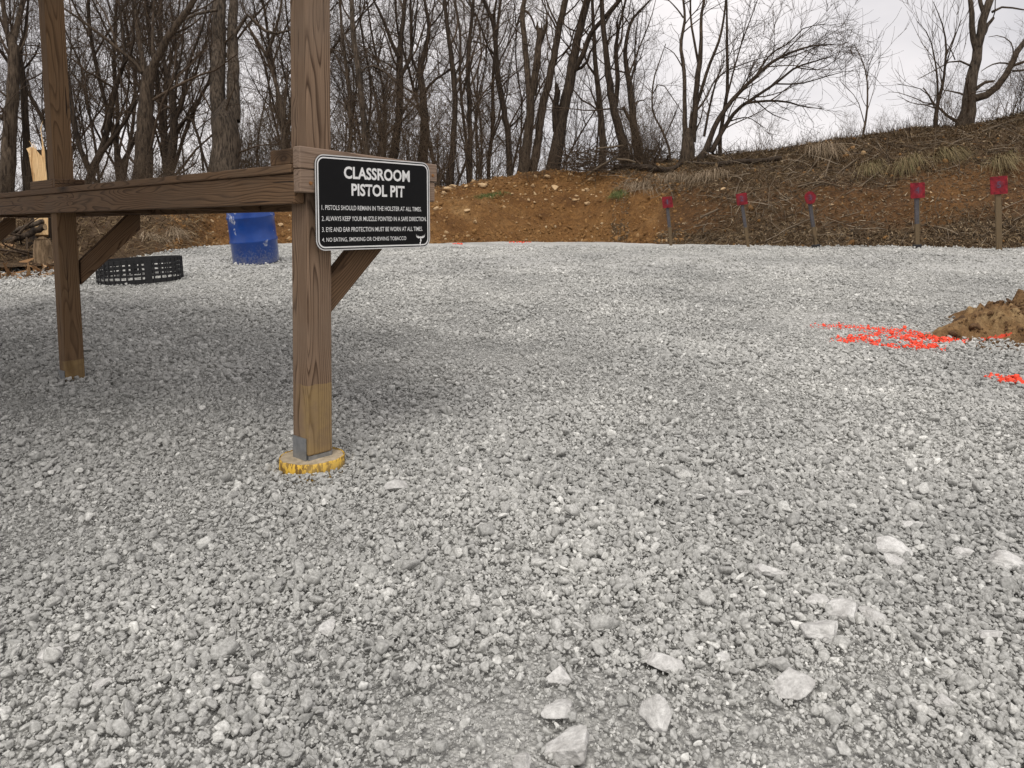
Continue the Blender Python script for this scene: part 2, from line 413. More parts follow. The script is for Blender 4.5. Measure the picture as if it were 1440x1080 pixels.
TX, TY = smooth(ip(toes[:, 0])), smooth(ip(toes[:, 1]))
CXs, CYs, CZs = smooth(ip(crests[:, 0]), 2), smooth(ip(crests[:, 1]), 3), smooth(ip(crests[:, 2]), 2)
VG, PXs = smooth(ip(vegs), 4), ip(vis)
vv = np.concatenate([np.linspace(-.06, 1, 74), np.linspace(1.06, 5.5, 26)])
BV = np.zeros((len(vv), NS, 3)); BA = np.zeros((len(vv), NS))
for j, v in enumerate(vv):
    x = TX + (CXs - TX) * v; y = TY + (CYs - TY) * v
    zt = .42 - .05
    if v <= 1:
        u = max(v, -.06)
        cut = np.exp(-((PXs - 780) / 150) ** 2) * .12                      # the fresh cut is steeper at its foot
        pr = np.where(u < 0, u * .8, u ** (.92 - cut * 1.2))
        pr = pr + .05 * np.sin(u * math.pi) * np.sin(ss * 1.3)
        z = zt + (CZs - zt) * pr
    else:
        drop = sstep(1, 5.5, v)
        z = CZs - (CZs + .5) * drop - .0
    BV[j, :, 0], BV[j, :, 1], BV[j, :, 2] = x, y, z
    gr = VG + .25 * sstep(.75, 1.0, v)
    right = sstep(880, 960, PXs)
    gr = gr - right * .62 * np.exp(-((v - .34) / .22) ** 2) * (1 - .55 * np.exp(-((PXs - 1060) / 60.) ** 2)) + right * .10 * (v < .14)
    gr = gr - .55 * np.exp(-((PXs - 905) / 32.) ** 2) * (v < .55)
    BA[j] = np.clip(gr, 0, 1)
for j in range(len(vv)):
    for i in range(NS):
        p = BV[j, i]
        a = noise.noise(Vector(p * .8)) * .16 + noise.noise(Vector(p * 2.3)) * .075 + noise.noise(Vector(p * 6.)) * .06 + abs(noise.noise(Vector(p * 13.))) * .05
        k = float(sstep(-.04, .12, vv[j]))
        edge = .5 if .9 < vv[j] < 1.15 else 1
        BV[j, i, 2] += a * k * edge
        BV[j, i, 1] += noise.noise(Vector(p * 3.1) + Vector((9, 4, 2))) * .09 * k
i = np.arange(len(vv) * NS).reshape(len(vv), NS)
Q = np.stack([i[:-1, :-1], i[:-1, 1:], i[1:, 1:], i[1:, :-1]], -1).reshape(-1, 4)
me = fastmesh('earth_bank', BV.reshape(-1, 3), Q, True)
at = me.attributes.new('veg', 'FLOAT', 'POINT'); at.data.foreach_set('value', BA.ravel().astype(np.float32))
at = me.attributes.new('topsoil', 'FLOAT', 'POINT'); at.data.foreach_set('value', np.clip(np.broadcast_to(sstep(905, 955, PXs) * .92 - .42 * np.exp(-((PXs - 1340) / 70) ** 2), BA.shape) - .25 * (BA < 0), 0, 1).ravel().astype(np.float32))
berm = link('earth_bank', me, M_BERM); berm['kind'] = 'structure'
def bank(px, v):
    """a point on the bank: photograph column and how far up it is (0 toe, 1 crest)"""
    fi = np.interp(px, PXs, np.arange(NS)); fj = np.interp(v, vv, np.arange(len(vv)))
    i0, j0 = int(min(fi, NS - 2)), int(min(fj, len(vv) - 2)); a, b = fi - i0, fj - j0
    q = BV[j0, i0] * (1 - a) * (1 - b) + BV[j0, i0 + 1] * a * (1 - b) + BV[j0 + 1, i0] * (1 - a) * b + BV[j0 + 1, i0 + 1] * a * b
    return q
def bank_n(px, v):
    d1 = bank(px + 4, v) - bank(px - 4, v); d2 = bank(px, min(v + .03, 1.4)) - bank(px, v - .03)
    nn = np.cross(d1, d2); nn /= np.linalg.norm(nn) + 1e-9
    return nn if nn[2] > 0 else -nn
def on_bank(px, py):
    """the place on the bank that the photograph shows at (px, py)"""
    best = None
    for v in np.linspace(0, 1.05, 64):
        q = bank(px, v) - CAM; t = q @ FW
        y = CY - F * (q @ UP) / t
        if best is None or abs(y - py) < best[0]: best = (abs(y - py), v)
    # the column drifts with depth: correct once
    return bank(px, best[1]), best[1]
# ------------------------------------------------------------------ bench under a shelter
AZ = R(49)
Lv = Vector((-math.sin(AZ), math.cos(AZ), 0)); Dv = Vector((math.cos(AZ), math.sin(AZ), 0)); Nv = -Lv; Zv = Vector((0, 0, 1))
C0 = Vector((-.6395, 2.30, 0))
SPAN = 2.12
def SP(l, d, z): return C0 + Lv * l + Dv * d + Zv * z
def box_mesh(sx, sy, sz, bev=.003, jag=0., seg=1):
    """a board with eased edges: x, y centred, z from 0 along its length"""
    bm = bmesh.new(); bmesh.ops.create_cube(bm, size=1)
    for v in bm.verts: v.co = Vector((v.co.x * sx, v.co.y * sy, (v.co.z + .5) * sz))
    if bev: bmesh.ops.bevel(bm, geom=list(bm.edges), offset=bev, segments=seg, affect='EDGES', profile=.6)
    if jag:
        for v in bm.verts: v.co += Vector((random.uniform(-jag, jag), random.uniform(-jag, jag), 0))
    bmesh.ops.recalc_face_normals(bm, faces=bm.faces)
    return bm_mesh(bm, 'board')
def frame(org, zax, xax):
    z = zax.normalized(); x = (xax - z * xax.dot(z)).normalized(); y = z.cross(x)
    m = Matrix((x, y, z)).transposed().to_4x4(); m.translation = org
    return m
shel = empty('shooting_bench', C0, 'weathered timber shooting bench with tall square posts, plank counter and diagonal braces', 'bench')
def part(name, me, mat, mtx, parent=shel):
    root = parent
    base = Matrix.Translation(-root.location) if root.parent is None else (Matrix.Translation(shel.location) @ root.matrix_basis).inverted()
    return link(name, me, mat, root, base @ mtx)
def board(name, a, b, wide, thick, wdir, mat=None, bev=.003, parent=shel):
    a, b = Vector(a), Vector(b)
    return part(name, box_mesh(wide, thick, (b - a).length, bev), mat or M_LUMBER, frame(a, b - a, wdir), parent)

tilt = {0: (.008, 0), 1: (-.026, .0), 2: (-.01, 0)}
for k in range(3):
    base = SP(k * SPAN + .0445, .0445, .055 if k == 0 else .0)
    ax = Vector((tilt[k][0], 0, 1)).normalized()
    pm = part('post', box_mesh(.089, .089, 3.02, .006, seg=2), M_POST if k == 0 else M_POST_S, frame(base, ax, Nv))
    # steel stand-off shoe
    bm = bmesh.new()
    for (sx, sy, z0, z1, ox, oy) in ((.084, .084, -.018, -.001, 0, 0), (.004, .070, -.02, .055, .0485, 0), (.004, .070, -.02, .055, -.0485, 0)):
        q = bmesh.ops.create_cube(bm, size=1)['verts']
        for v in q: v.co = Vector((v.co.x * sx + ox, v.co.y * sy + oy, (v.co.z + .5) * (z1 - z0) + z0))
    part('post_shoe', bm_mesh(bm, 'post_shoe'), M_GALV, frame(base, ax, Dv), pm)
# round footing: concrete in a yellow form tube
def footing(ctr, r, h, show):
    bm = bmesh.new(); n = 40
    top = [bm.verts.new((r * .96 * math.cos(a) , r * .96 * math.sin(a), h + .004 * noise.noise(Vector((math.cos(a) * 3, math.sin(a) * 3, 1))))) for a in [2 * math.pi * i / n for i in range(n)]]
    inn = [bm.verts.new((r * .5 * math.cos(a), r * .5 * math.sin(a), h + .004)) for a in [2 * math.pi * i / n for i in range(n)]]
    c = bm.verts.new((0, 0, h + .004))
    for i in range(n):
        bm.faces.new((top[i], top[(i + 1) % n], inn[(i + 1) % n], inn[i])); bm.faces.new((inn[i], inn[(i + 1) % n], c))
    ft = part('footing', bm_mesh(bm, 'footing', True), M_CONC, Matrix.Translation(ctr))
    bm = bmesh.new(); rings = []
    for rr, z in ((r * .955, h - .006), (r * .975, h + .004), (r, h + .001), (r * 1.005, h * .5), (r * 1.0, -.12)):
        ring = []
        for i in range(n):
            a = 2 * math.pi * i / n; w = 1 + .018 * noise.noise(Vector((math.cos(a) * 2.2, math.sin(a) * 2.2, z * 9)))
            ring.append(bm.verts.new((rr * w * math.cos(a), rr * w * math.sin(a), z + (.006 * noise.noise(Vector((math.cos(a) * 5, math.sin(a) * 5, 7))) if z > 0 else 0))))
        rings.append(ring)
    for a, b in zip(rings, rings[1:]):
        for i in range(n): bm.faces.new((a[i], b[i], b[(i + 1) % n], a[(i + 1) % n]))
    bmesh.ops.recalc_face_normals(bm, faces=bm.faces)
    part('form_tube', bm_mesh(bm, 'form_tube', True), M_YELLOW, Matrix.Translation(ctr), ft)
FOOT = SP(.05, .045, -.012)
footing(FOOT, .103, .048, True)
footing(SP(SPAN + .045, .045, -.06), .103, .03, False)
footing(SP(2 * SPAN + .045, .045, -.06), .103, .03, False)

LE = 2 * SPAN + .25
B0, B1, DT = .848, .940, .968      # beam bottom, beam top, counter top
def bx(name, l0, l1, d0, d1, z0, z1, mat=None, along='L', bev=.003):
    if along == 'L':
        return board(name, SP(l0, (d0 + d1) / 2, (z0 + z1) / 2), SP(l1, (d0 + d1) / 2, (z0 + z1) / 2), d1 - d0, z1 - z0, Dv, mat, bev)
    return board(name, SP((l0 + l1) / 2, d0, (z0 + z1) / 2), SP((l0 + l1) / 2, d1, (z0 + z1) / 2), l1 - l0, z1 - z0, Lv, mat, bev)
bx('front_beam', .001, LE, -.039, -.001, B0, B1)
bx('rear_beam', .001, LE, .482, .520, B0 - .003, B1 - .001)
# counter planks, cut round the posts
bx('counter_plank', .001, LE, -.050, -.0015, B1 + .001, DT)
for a, b in ((.094, SPAN - .004), (SPAN + .094, 2 * SPAN - .004), (2 * SPAN + .094, LE)): bx('counter_plank', a, b, .0015, .094, B1 + .001, DT)
for q in range(3): bx('counter_plank', .001 + random.uniform(0, .004), LE + random.uniform(-.02, 0), .098 + q * .144, .238 + q * .144, B1 + .001, DT + random.uniform(-.001, .001))
for k in range(3):
    bx('joist', k * SPAN + .093, k * SPAN + .131, .001, .481, B0 + .002, B1 - .0005, along='D')
for l in (1.08, 3.2): bx('joist', l, l + .038, .001, .481, B0 + .002, B1 - .0005, along='D')
# end boards: one two-by-six, split along its length
EB = SP(-.019, 0, 0)
def endboard(l0, l1, d0, d1, z0a, z1a, z0b, z1b, name, mat):
    bm = bmesh.new()
    vs = [bm.verts.new((sx * (l1 - l0) / 2, y, z)) for z, (ya, yb) in ((0, (z0a, z1a)), (d1 - d0, (z0b, z1b))) for sx, y in ((-1, ya), (1, ya), (1, yb), (-1, yb))]
    for f in ((0, 1, 2, 3), (7, 6, 5, 4), (0, 4, 5, 1), (1, 5, 6, 2), (2, 6, 7, 3), (3, 7, 4, 0)): bm.faces.new([vs[i] for i in f])
    bmesh.ops.bevel(bm, geom=list(bm.edges), offset=.003, segments=1, affect='EDGES')
    bmesh.ops.recalc_face_normals(bm, faces=bm.faces)
    m = frame(SP((l0 + l1) / 2, d0, 0), Dv, Nv)        # local y = z axis cross x
    sgn = 1 if (m.to_3x3() @ Vector((0, 1, 0))).z > 0 else -1
    if sgn < 0:
        for v in bm.verts: v.co.y *= -1
        bmesh.ops.reverse_faces(bm, faces=bm.faces)
    return part(name, bm_mesh(bm, name), mat, m)
endboard(-.039, -.001, -.0425, .522, .9545, 1.021, .937, 1.000, 'end_board', M_GREYLUMBER)
endboard(-.038, -.001, -.0415, .512, .8825, .9525, .867, .9355, 'end_board', M_GREYLUMBER)
def screw(l, d, z):
    bm = bmesh.new(); bmesh.ops.create_cone(bm, cap_ends=True, segments=10, radius1=.006, radius2=.0045, depth=.004)
    part('screw', bm_mesh(bm, 'screw'), M_SCREW, frame(SP(l, d, z), Nv, Dv))
screw(-.041, -.005, .910); screw(-.041, .035, .995); screw(-.041, .50, .96)
# short blocks nailed to the counter beside the posts
bx('block', .002, .14, -.034, -.0015, DT + .001, 1.018, M_LUMBER)
bx('block', SPAN - .02, SPAN + .31, -.040, -.0055, DT + .001, 1.012, M_LUMBER)
bx('block', SPAN - .055, SPAN - .020, -.0395, .095, DT + .001, 1.013, M_LUMBER, along='D')
# braces under the counter
for k in range(3):
    bm = bmesh.new(); th = .038
    poly = [(.091, .482), (.091, .605), (.331, .8435), (.392, .8435), (.392, .767)]
    if k == 0: poly = [(.091, .482), (.091, .605), (.331, .8435), (.455, .8435), (.445, .815)]
    org = Vector((.091, .482)); ax = Vector((.301, .285)).normalized(); ay = Vector((-ax.y, ax.x))
    pts = [((Vector(p) - org).dot(ay), (Vector(p) - org).dot(ax)) for p in poly]
    a = [bm.verts.new((x, -th / 2, z)) for x, z in pts]; b = [bm.verts.new((x, th / 2, z)) for x, z in pts]
    bm.faces.new(a); bm.faces.new(b[::-1]); n = len(a)
    for i in range(n): bm.faces.new((a[i], b[i], b[(i + 1) % n], a[(i + 1) % n]))
    bmesh.ops.recalc_face_normals(bm, faces=bm.faces)
    bmesh.ops.bevel(bm, geom=list(bm.edges), offset=.0025, segments=1, affect='EDGES')
    zax = Dv * ax.x + Zv * ax.y; xax = Dv * ay.x + Zv * ay.y
    part('brace', bm_mesh(bm, 'brace'), M_LUMBER, frame(SP(k * SPAN + .0445, .091, .482), zax, xax))
# roof over the stands, above the picture
def roofz(d): return 2.98 + .10 * d
for (d, zz) in ((-.021, 0), (-2.2, 0)):
    bx('roof_beam', -.33, LE + .3, d - .019, d + .019, roofz(d) - .15, roofz(d) - .01)
for k in range(3):
    b_ = SP(k * SPAN + .0445, -2.1555, .0)
    board('post', b_, b_ + Vector((0, 0, roofz(-2.16) - .15)), .089, .089, Nv, M_POST, .006)
for q in range(8):
    l = -.3 + q * .68
    board('rafter', SP(l, -2.6, roofz(-2.6) + .045), SP(l, .35, roofz(.35) + .045), .038, .089, Lv)
for q in range(5):
    l0 = -.38 + q * 1.0
    board('roof_sheet', SP(l0 + .51, -2.68, roofz(-2.68) + .096), SP(l0 + .51, .40, roofz(.40) + .096), .99, .006, Lv, M_ROOF, 0)

# ------------------------------------------------------------------ the sign
SW, SH = .472, .297
sgn = empty('rules_sign', SP(-.044, .2435, .853), 'black rules sign with white lettering reading classroom pistol pit, screwed to the bench end', 'sign')
rollS = R(1.3)
Ux = Dv * math.cos(rollS) + Zv * math.sin(rollS); Vy = -Dv * math.sin(rollS) + Zv * math.cos(rollS)
Ux = (Ux - Zv * .018).normalized(); Vy = (Vy - Ux * Vy.dot(Ux)).normalized()
NS_ = Ux.cross(Vy)
SM = Matrix((Ux, Vy, NS_)).transposed().to_4x4()
def rrect(w, h, r, n=8):
    pts = []
    for cx_, cy_, a0 in ((w / 2 - r, h / 2 - r, 0), (-w / 2 + r, h / 2 - r, 90), (-w / 2 + r, -h / 2 + r, 180), (w / 2 - r, -h / 2 + r, 270)):
        for i in range(n + 1):
            a = R(a0 + 90 * i / n); pts.append((cx_ + r * math.cos(a), cy_ + r * math.sin(a)))
    return pts
def slab(pts, z0, z1):
    bm = bmesh.new(); a = [bm.verts.new((x, y, z0)) for x, y in pts]; b = [bm.verts.new((x, y, z1)) for x, y in pts]
    bm.faces.new(b); bm.faces.new(a[::-1])
    for i in range(len(a)): bm.faces.new((a[i], a[(i + 1) % len(a)], b[(i + 1) % len(a)], b[i]))
    return bm_mesh(bm, 'slab')
def ringmesh(p0, p1, z0, z1):
    bm = bmesh.new(); n = len(p0)
    A = [[bm.verts.new((x, y, z)) for x, y in p] for p, z in ((p0, z0), (p0, z1), (p1, z1), (p1, z0))]
    for k in range(3):
        for i in range(n): bm.faces.new((A[k][i], A[k][(i + 1) % n], A[k + 1][(i + 1) % n], A[k + 1][i]))
    bmesh.ops.recalc_face_normals(bm, faces=bm.faces)
    return bm_mesh(bm, 'ring')
plate_ = link('sign_plate', slab(rrect(SW, SH, .032), -.003, 0), M_SIGN, sgn, SM.copy())
def spart(name, me, mat): return link(name, me, mat, plate_)
spart('rim', ringmesh(rrect(SW, SH, .032), rrect(SW - .007, SH - .007, .0285), -.0015, .0008), M_SILVER)
spart('border_line', ringmesh(rrect(SW - .015, SH - .015, .0245), rrect(SW - .0235, SH - .0235, .0205), .0002, .0007), M_WHITE)
def text_mesh(s, width, height, bold=0.):
    cu = bpy.data.curves.new('t', 'FONT'); cu.body = s; cu.size = 1; cu.align_x = 'LEFT'; cu.offset = bold; cu.extrude = 0.; cu.resolution_u = 3
    ob = bpy.data.objects.new('t', cu); COL.objects.link(ob)
    dg = bpy.context.evaluated_depsgraph_get(); dg.update()
    me = bpy.data.meshes.new_from_object(ob.evaluated_get(dg))
    bpy.data.objects.remove(ob)
    c = np.zeros(len(me.vertices) * 3, np.float32); me.vertices.foreach_get('co', c); c = c.reshape(-1, 3)
    lo, hi = c.min(0), c.max(0)
    c[:, 0] = (c[:, 0] - lo[0]) / (hi[0] - lo[0]) * width
    c[:, 1] = (c[:, 1] - lo[1]) / (hi[1] - lo[1]) * height
    c[:, 2] = 0
    me.vertices.foreach_set('co', c.ravel()); me.update(); me.materials.clear()
    return me
def line(s, x0, x1, y0, h, bold, z=.0009):
    me = text_mesh(s, x1 - x0, h, bold)
    for v in me.vertices: v.co += Vector((x0, y0, z))
    return spart('lettering', me, M_WHITE)
# lines placed as fractions of the plate
def fx(u): return (u - .5) * SW
def fy(v): return (.5 - v) * SH
line('CLASSROOM', fx(.225), fx(.805), fy(.24), .0395, .03)
line('PISTOL PIT', fx(.285), fx(.755), fy(.42), .0395, .03)
line('1. PISTOLS SHOULD REMAIN IN THE HOLSTER AT ALL TIMES.', fx(.045), fx(.915), fy(.575), .0148, .004)
line('2. ALWAYS KEEP YOUR MUZZLE POINTED IN A SAFE DIRECTION.', fx(.045), fx(.965), fy(.690), .0148, .004)
line('3. EYE AND EAR PROTECTION MUST BE WORN AT ALL TIMES.', fx(.045), fx(.925), fy(.805), .0148, .004)
line('4. NO EATING, SMOKING OR CHEWING TOBACCO', fx(.045), fx(.765), fy(.915), .0148, .004)
# winged emblem: two swept wings, small letters between, a forked tail
bm = bmesh.new()
def poly2(pts):
    ox, oy, k = fx(.905), fy(.895), .046
    bm.faces.new([bm.verts.new((ox + x * k, oy + y * k, .0009)) for x, y in pts])
for s_ in (-1, 1):
    poly2([(s_ * x, y) for x, y in ((.05, .05), (.22, .02), (.40, .12), (.47, .38), (.40, .24), (.33, .16), (.34, .28), (.26, .14), (.2, .24), (.17, .14), (.06, .17))][::s_])
poly2([(-.05, .16), (.05, .16), (.07, .0), (.10, -.16), (.02, -.28), (-.05, -.16), (-.03, -.02)])
poly2([(-.02, -.22), (-.10, -.30), (-.09, -.48), (-.03, -.58), (.0, -.42), (.03, -.28)])
spart('emblem', bm_mesh(bm, 'emblem'), M_WHITE)
for u, v in ((.5, .035), (.5, .965)):
    bm = bmesh.new(); bmesh.ops.create_cone(bm, cap_ends=True, segments=10, radius1=.0035, radius2=.0025, depth=.002)
    for q in bm.verts: q.co += Vector((fx(u), fy(v) - (.012 if v < .5 else -.012), .001))
    spart('screw', bm_mesh(bm, 'screw'), M_SIGN)

# ------------------------------------------------------------------ blue drum
def lathe(prof, n=48):
    bm = bmesh.new(); rings = []
    for r, z in prof:
        rings.append([bm.verts.new((r * math.cos(2 * math.pi * i / n), r * math.sin(2 * math.pi * i / n), z)) for i in range(n)] if r > 1e-6 else [bm.verts.new((0, 0, z))])
    for a, b in zip(rings, rings[1:]):
        for i in range(n):
            j = (i + 1) % n
            if len(a) == 1: bm.faces.new((a[0], b[i], b[j]))
            elif len(b) == 1: bm.faces.new((a[i], a[j], b[0]))
            else: bm.faces.new((a[i], a[j], b[j], b[i]))
    bmesh.ops.recalc_face_normals(bm, faces=bm.faces)
    return bm_mesh(bm, 'lathe', True)
dg_ = P(361, 368, 9.45); DZ = float(zg(dg_[0], dg_[1]))
drum = empty('plastic_drum', (dg_[0], dg_[1], DZ - .02), 'upright scuffed blue plastic drum leaning slightly on the gravel', 'drum')
drum.rotation_euler = (R(2), R(-7.2), R(40))
hh, rr = .88, .283
prof = [(0, .012), (rr - .05, .012), (rr - .03, 0), (rr - .012, .006), (rr, .03)]
for zc in (.30, .60):
    prof += [(rr, zc - .03), (rr + .009, zc - .012), (rr + .011, zc), (rr + .009, zc + .012), (rr, zc + .03)]
prof += [(rr, hh - .06), (rr - .004, hh - .045)]
link('drum_body', lathe(prof), M_DRUM, drum)
link('drum_rim', lathe([(rr - .004, hh - .045), (rr + .010, hh - .04), (rr + .012, hh - .012), (rr - .002, hh), (rr - .022, hh - .004), (rr - .026, hh - .02)]), M_DRUM, drum)
head_ = link('drum_head', lathe([(rr - .026, hh - .02), (rr * .5, hh - .016), (0, hh - .016)]), M_DRUM, drum)
for a in (.6, 3.7):
    link('bung', lathe([(0.036, hh - .017), (.036, hh - .002), (.03, hh), (0, hh)], 16), M_BLACKSTEEL, head_, Matrix.Translation((.19 * math.cos(a), .19 * math.sin(a), 0)))

# ------------------------------------------------------------------ black steel fire ring
fr = P(198.5, 388, 8.0); fz = float(zg(fr[0], fr[1]))
ring = empty('fire_ring', (fr[0], fr[1], fz - .01), 'round black steel fire ring of flat bars standing on the gravel', 'fire ring')
ring.rotation_euler = (R(1.5), R(-2.6), 0)
RR, RH = .415, .25
def band(r, z0, z1, th=.006, n=64):
    bm = bmesh.new(); A = [[bm.verts.new((q * math.cos(2 * math.pi * i / n), q * math.sin(2 * math.pi * i / n), z)) for i in range(n)] for q, z in ((r, z0), (r, z1), (r - th, z1), (r - th, z0))]
    for k in range(4):
        for i in range(n): bm.faces.new((A[k][i], A[k][(i + 1) % n], A[(k + 1) % 4][(i + 1) % n], A[(k + 1) % 4][i]))
    bmesh.ops.recalc_face_normals(bm, faces=bm.faces); return bm_mesh(bm, 'band')
for z0, z1 in ((0, .045), (.070, .094), (.118, .142), (.166, .190), (.21, .25)): link('hoop', band(RR, z0, z1), M_BLACKSTEEL, ring)
for i in range(40):
    a = 2 * math.pi * (i + random.uniform(-.15, .15)) / 40; w = .07 if i % 20 in (3, 14) else .017
    me = box_mesh(.005, w, RH - .004, 0)
    link('upright', me, M_BLACKSTEEL, ring, Matrix.Rotation(a, 4, 'Z') @ Matrix.Translation((RR + .0035, 0, .002)))

# ------------------------------------------------------------------ red targets on stakes
TG = [(944, 344.5, 14.9, 284, -6.5, 0, '1', .205), (1053, 347, 13.4, 279, -9.5, 0, '2', .195), (1149, 348, 13.1, 277, -11.5, 1, '3', .21),
      (1291, 348.5, 12.45, 268, -3.2, 0, '4', .238), (1406, 349, 11.7, 260.5, -3.6, 0, '5', .256)]
desc = ['small red square target on a leaning dark stake before the bare orange clay cut', 'red square target on a leaning stake between the round target and the clay cut',
        'round chipped red target plate on a strongly leaning stake', 'red square target on an upright stake with grey splashed top below the straw grass clumps',
        'largest red square target on a plain upright pale stake']
for (px, py, t, cy_, lean, rnd, num, S_), ds in zip(TG, desc):
    b = P(px, py, t); b[2] = zg(b[0], b[1]); top = P(px, cy_, t)
    hgt = top[2] - b[2]; ws = S_ * (.33 if num == '5' else .27)
    e_ = empty('target', tuple(b), ds, 'target', 'red steel targets along the bank')
    e_.rotation_euler = (R(random.uniform(1, 3)), R(lean), R(random.uniform(-8, 4) if not rnd else 12))
    low = .42 * hgt if num != '5' else hgt * .86
    link('stake', box_mesh(ws, .038, low + .2, .003), M_STAKE, e_, Matrix.Translation((0, .024, -.2)))
    link('stake_top', box_mesh(ws, .038, hgt - low + .05, .003), M_LEAD if num != '5' else M_STAKE, e_, Matrix.Translation((0, .024, low + .0005)))
    if num != '5': link('stake_edge', box_mesh(.012, .040, hgt * .62, .001), M_STAKE, e_, Matrix.Translation((ws / 2 + .0065, .024, hgt * .24)))
    if num in '34': link('stake_foot', box_mesh(.12, .09, .08, .006), M_BLACKSTEEL, e_, Matrix.Translation((0, .03, -.02)))
    if rnd:
        pl = slab([(S_ * .52 * (1 + .05 * math.sin(5 * a + 1)) * math.cos(a), S_ * .54 * math.sin(a)) for a in [2 * math.pi * i / 28 for i in range(28)]], -.006, .006)
    else:
        pl = slab([(x + random.uniform(-.004, .004), y + random.uniform(-.004, .004)) for x, y in rrect(S_, S_ * 1.08, .012, 2)], -.006, .006)
    pm = Matrix.Translation((0, -.012, hgt)) @ Matrix.Rotation(R(90), 4, 'X')
    plt = link('plate', pl, M_RED, e_, pm)
    me = text_mesh(num, .055 if num != '1' else .025, .095, .0)
    for v in me.vertices: v.co += Vector((-.031 if num != '1' else -.015, -.04, .0075))
    link('number', me, M_NUM, plt)

# ------------------------------------------------------------------ stones
_ico = {}
def ico(sub):
    if sub not in _ico:
        bm = bmesh.new(); bmesh.ops.create_icosphere(bm, subdivisions=sub, radius=1)
        bm.verts.ensure_lookup_table()
        _ico[sub] = (np.array([v.co[:] for v in bm.verts]), np.array([[v.index for v in f.verts] for f in bm.faces])); bm.free()
    return _ico[sub]
def rock_mesh(seed, sx, sy, sz, sub=3, npl=11, k=26., rough=.05):
    """a broken stone: a ball cut by random planes, edges worn, faces uneven"""
    r = np.random.default_rng(seed); D, Fc = ico(sub); D = D / np.linalg.norm(D, axis=1, keepdims=True)
    N = r.normal(0, 1, (npl, 3)); N /= np.linalg.norm(N, axis=1, keepdims=True); d = r.uniform(.38, .74, npl)
    c = np.clip(D @ N.T, 1e-3, None); q = np.minimum(d[None] / c, 4.)
    q = np.column_stack([q, np.full(len(D), 1.08)])
    rad = (q ** -k).sum(1) ** (-1 / k)
    V = D * rad[:, None]
    if rough:
        for i in range(len(V)):
            p = Vector(V[i]) + Vector((seed % 97, 0, 0)); V[i] *= 1 + rough * (noise.noise(p * 2.2) + .5 * noise.noise(p * 5.3) + (.3 * noise.noise(p * 12) if sub > 3 else 0))
    V = V / np.abs(V).max(0) * np.array([sx, sy, sz])
    return fastmesh('stone', V, Fc, sub > 3)

# larger pale rocks lying in the gravel: photograph x, y, width, height
BIG = [(785, 945, 42, 40), (938, 932, 58, 34), (930, 1003, 48, 64), (808, 1052, 80, 64), (738, 1066, 36, 54), (780, 1005, 50, 22), (1195, 858, 52, 40), (1165, 889, 62, 28),
       (1238, 868, 38, 18), (1153, 846, 36, 14), (1087, 803, 46, 28), (1255, 773, 54, 20), (1262, 793, 32, 12), (1360, 775, 32, 17), (1427, 797, 54, 17), (1397, 895, 42, 22),
       (1122, 971, 66, 24), (1018, 925, 24, 18), (1045, 693, 26, 14), (456, 881, 28, 24), (552, 689, 40, 8), (60, 921, 38, 30), (1290, 740, 30, 12), (650, 662, 22, 10), (1330, 985, 34, 34), (135, 965, 30, 16), (330, 955, 30, 22)]
spec_lab = {3: 'biggest pale limestone rock, hollowed on one side, in the gravel', 0: 'angular wedge of pale limestone in the gravel beside finer stones',
            2: 'upright knobbly pale limestone rock half sunk in the gravel', 6: 'pale rock resting on a flat grey slab of stone in the gravel', 10: 'pale rock with a tan stained tip in the gravel',
            7: 'flat grey slab of stone leaning against a pale rock', 19: 'white stone with small rust spots in the finer gravel'}
bigpos = []
for k, (px, py, w, h) in enumerate(BIG):
    g = G(px, py + h * .42); t = (np.array(g) - CAM) @ FW
    wm, hm = w * t / F, h * t / F
    depth = wm * random.uniform(.75, 1.0)
    dep_ang = math.atan2(H - g[2], np.hypot(g[0], g[1]))
    hz = max(.35 * wm, (hm - depth * math.sin(dep_ang)) / math.cos(dep_ang))
    hz = min(hz, wm * 1.1)
    if h < w * .5: hz = min(hz, .42 * wm)
    me = rock_mesh(100 + k, wm * .54, depth * .54, hz * .68, 5, 12, 120., .10)
    o = link('rock', me, M_ROCK)
    o.location = (g[0], g[1] + depth * .35, g[2] + hz * .22); o.rotation_euler = (random.uniform(-.15, .15), random.uniform(-.15, .15), random.uniform(-.4, .4))
    tag(o, spec_lab.get(k, 'larger pale limestone rock lying among the small gravel'), 'rock', 'larger rocks lying in the gravel')
    bigpos.append((o.location.x, o.location.y, max(wm, depth) * .5))

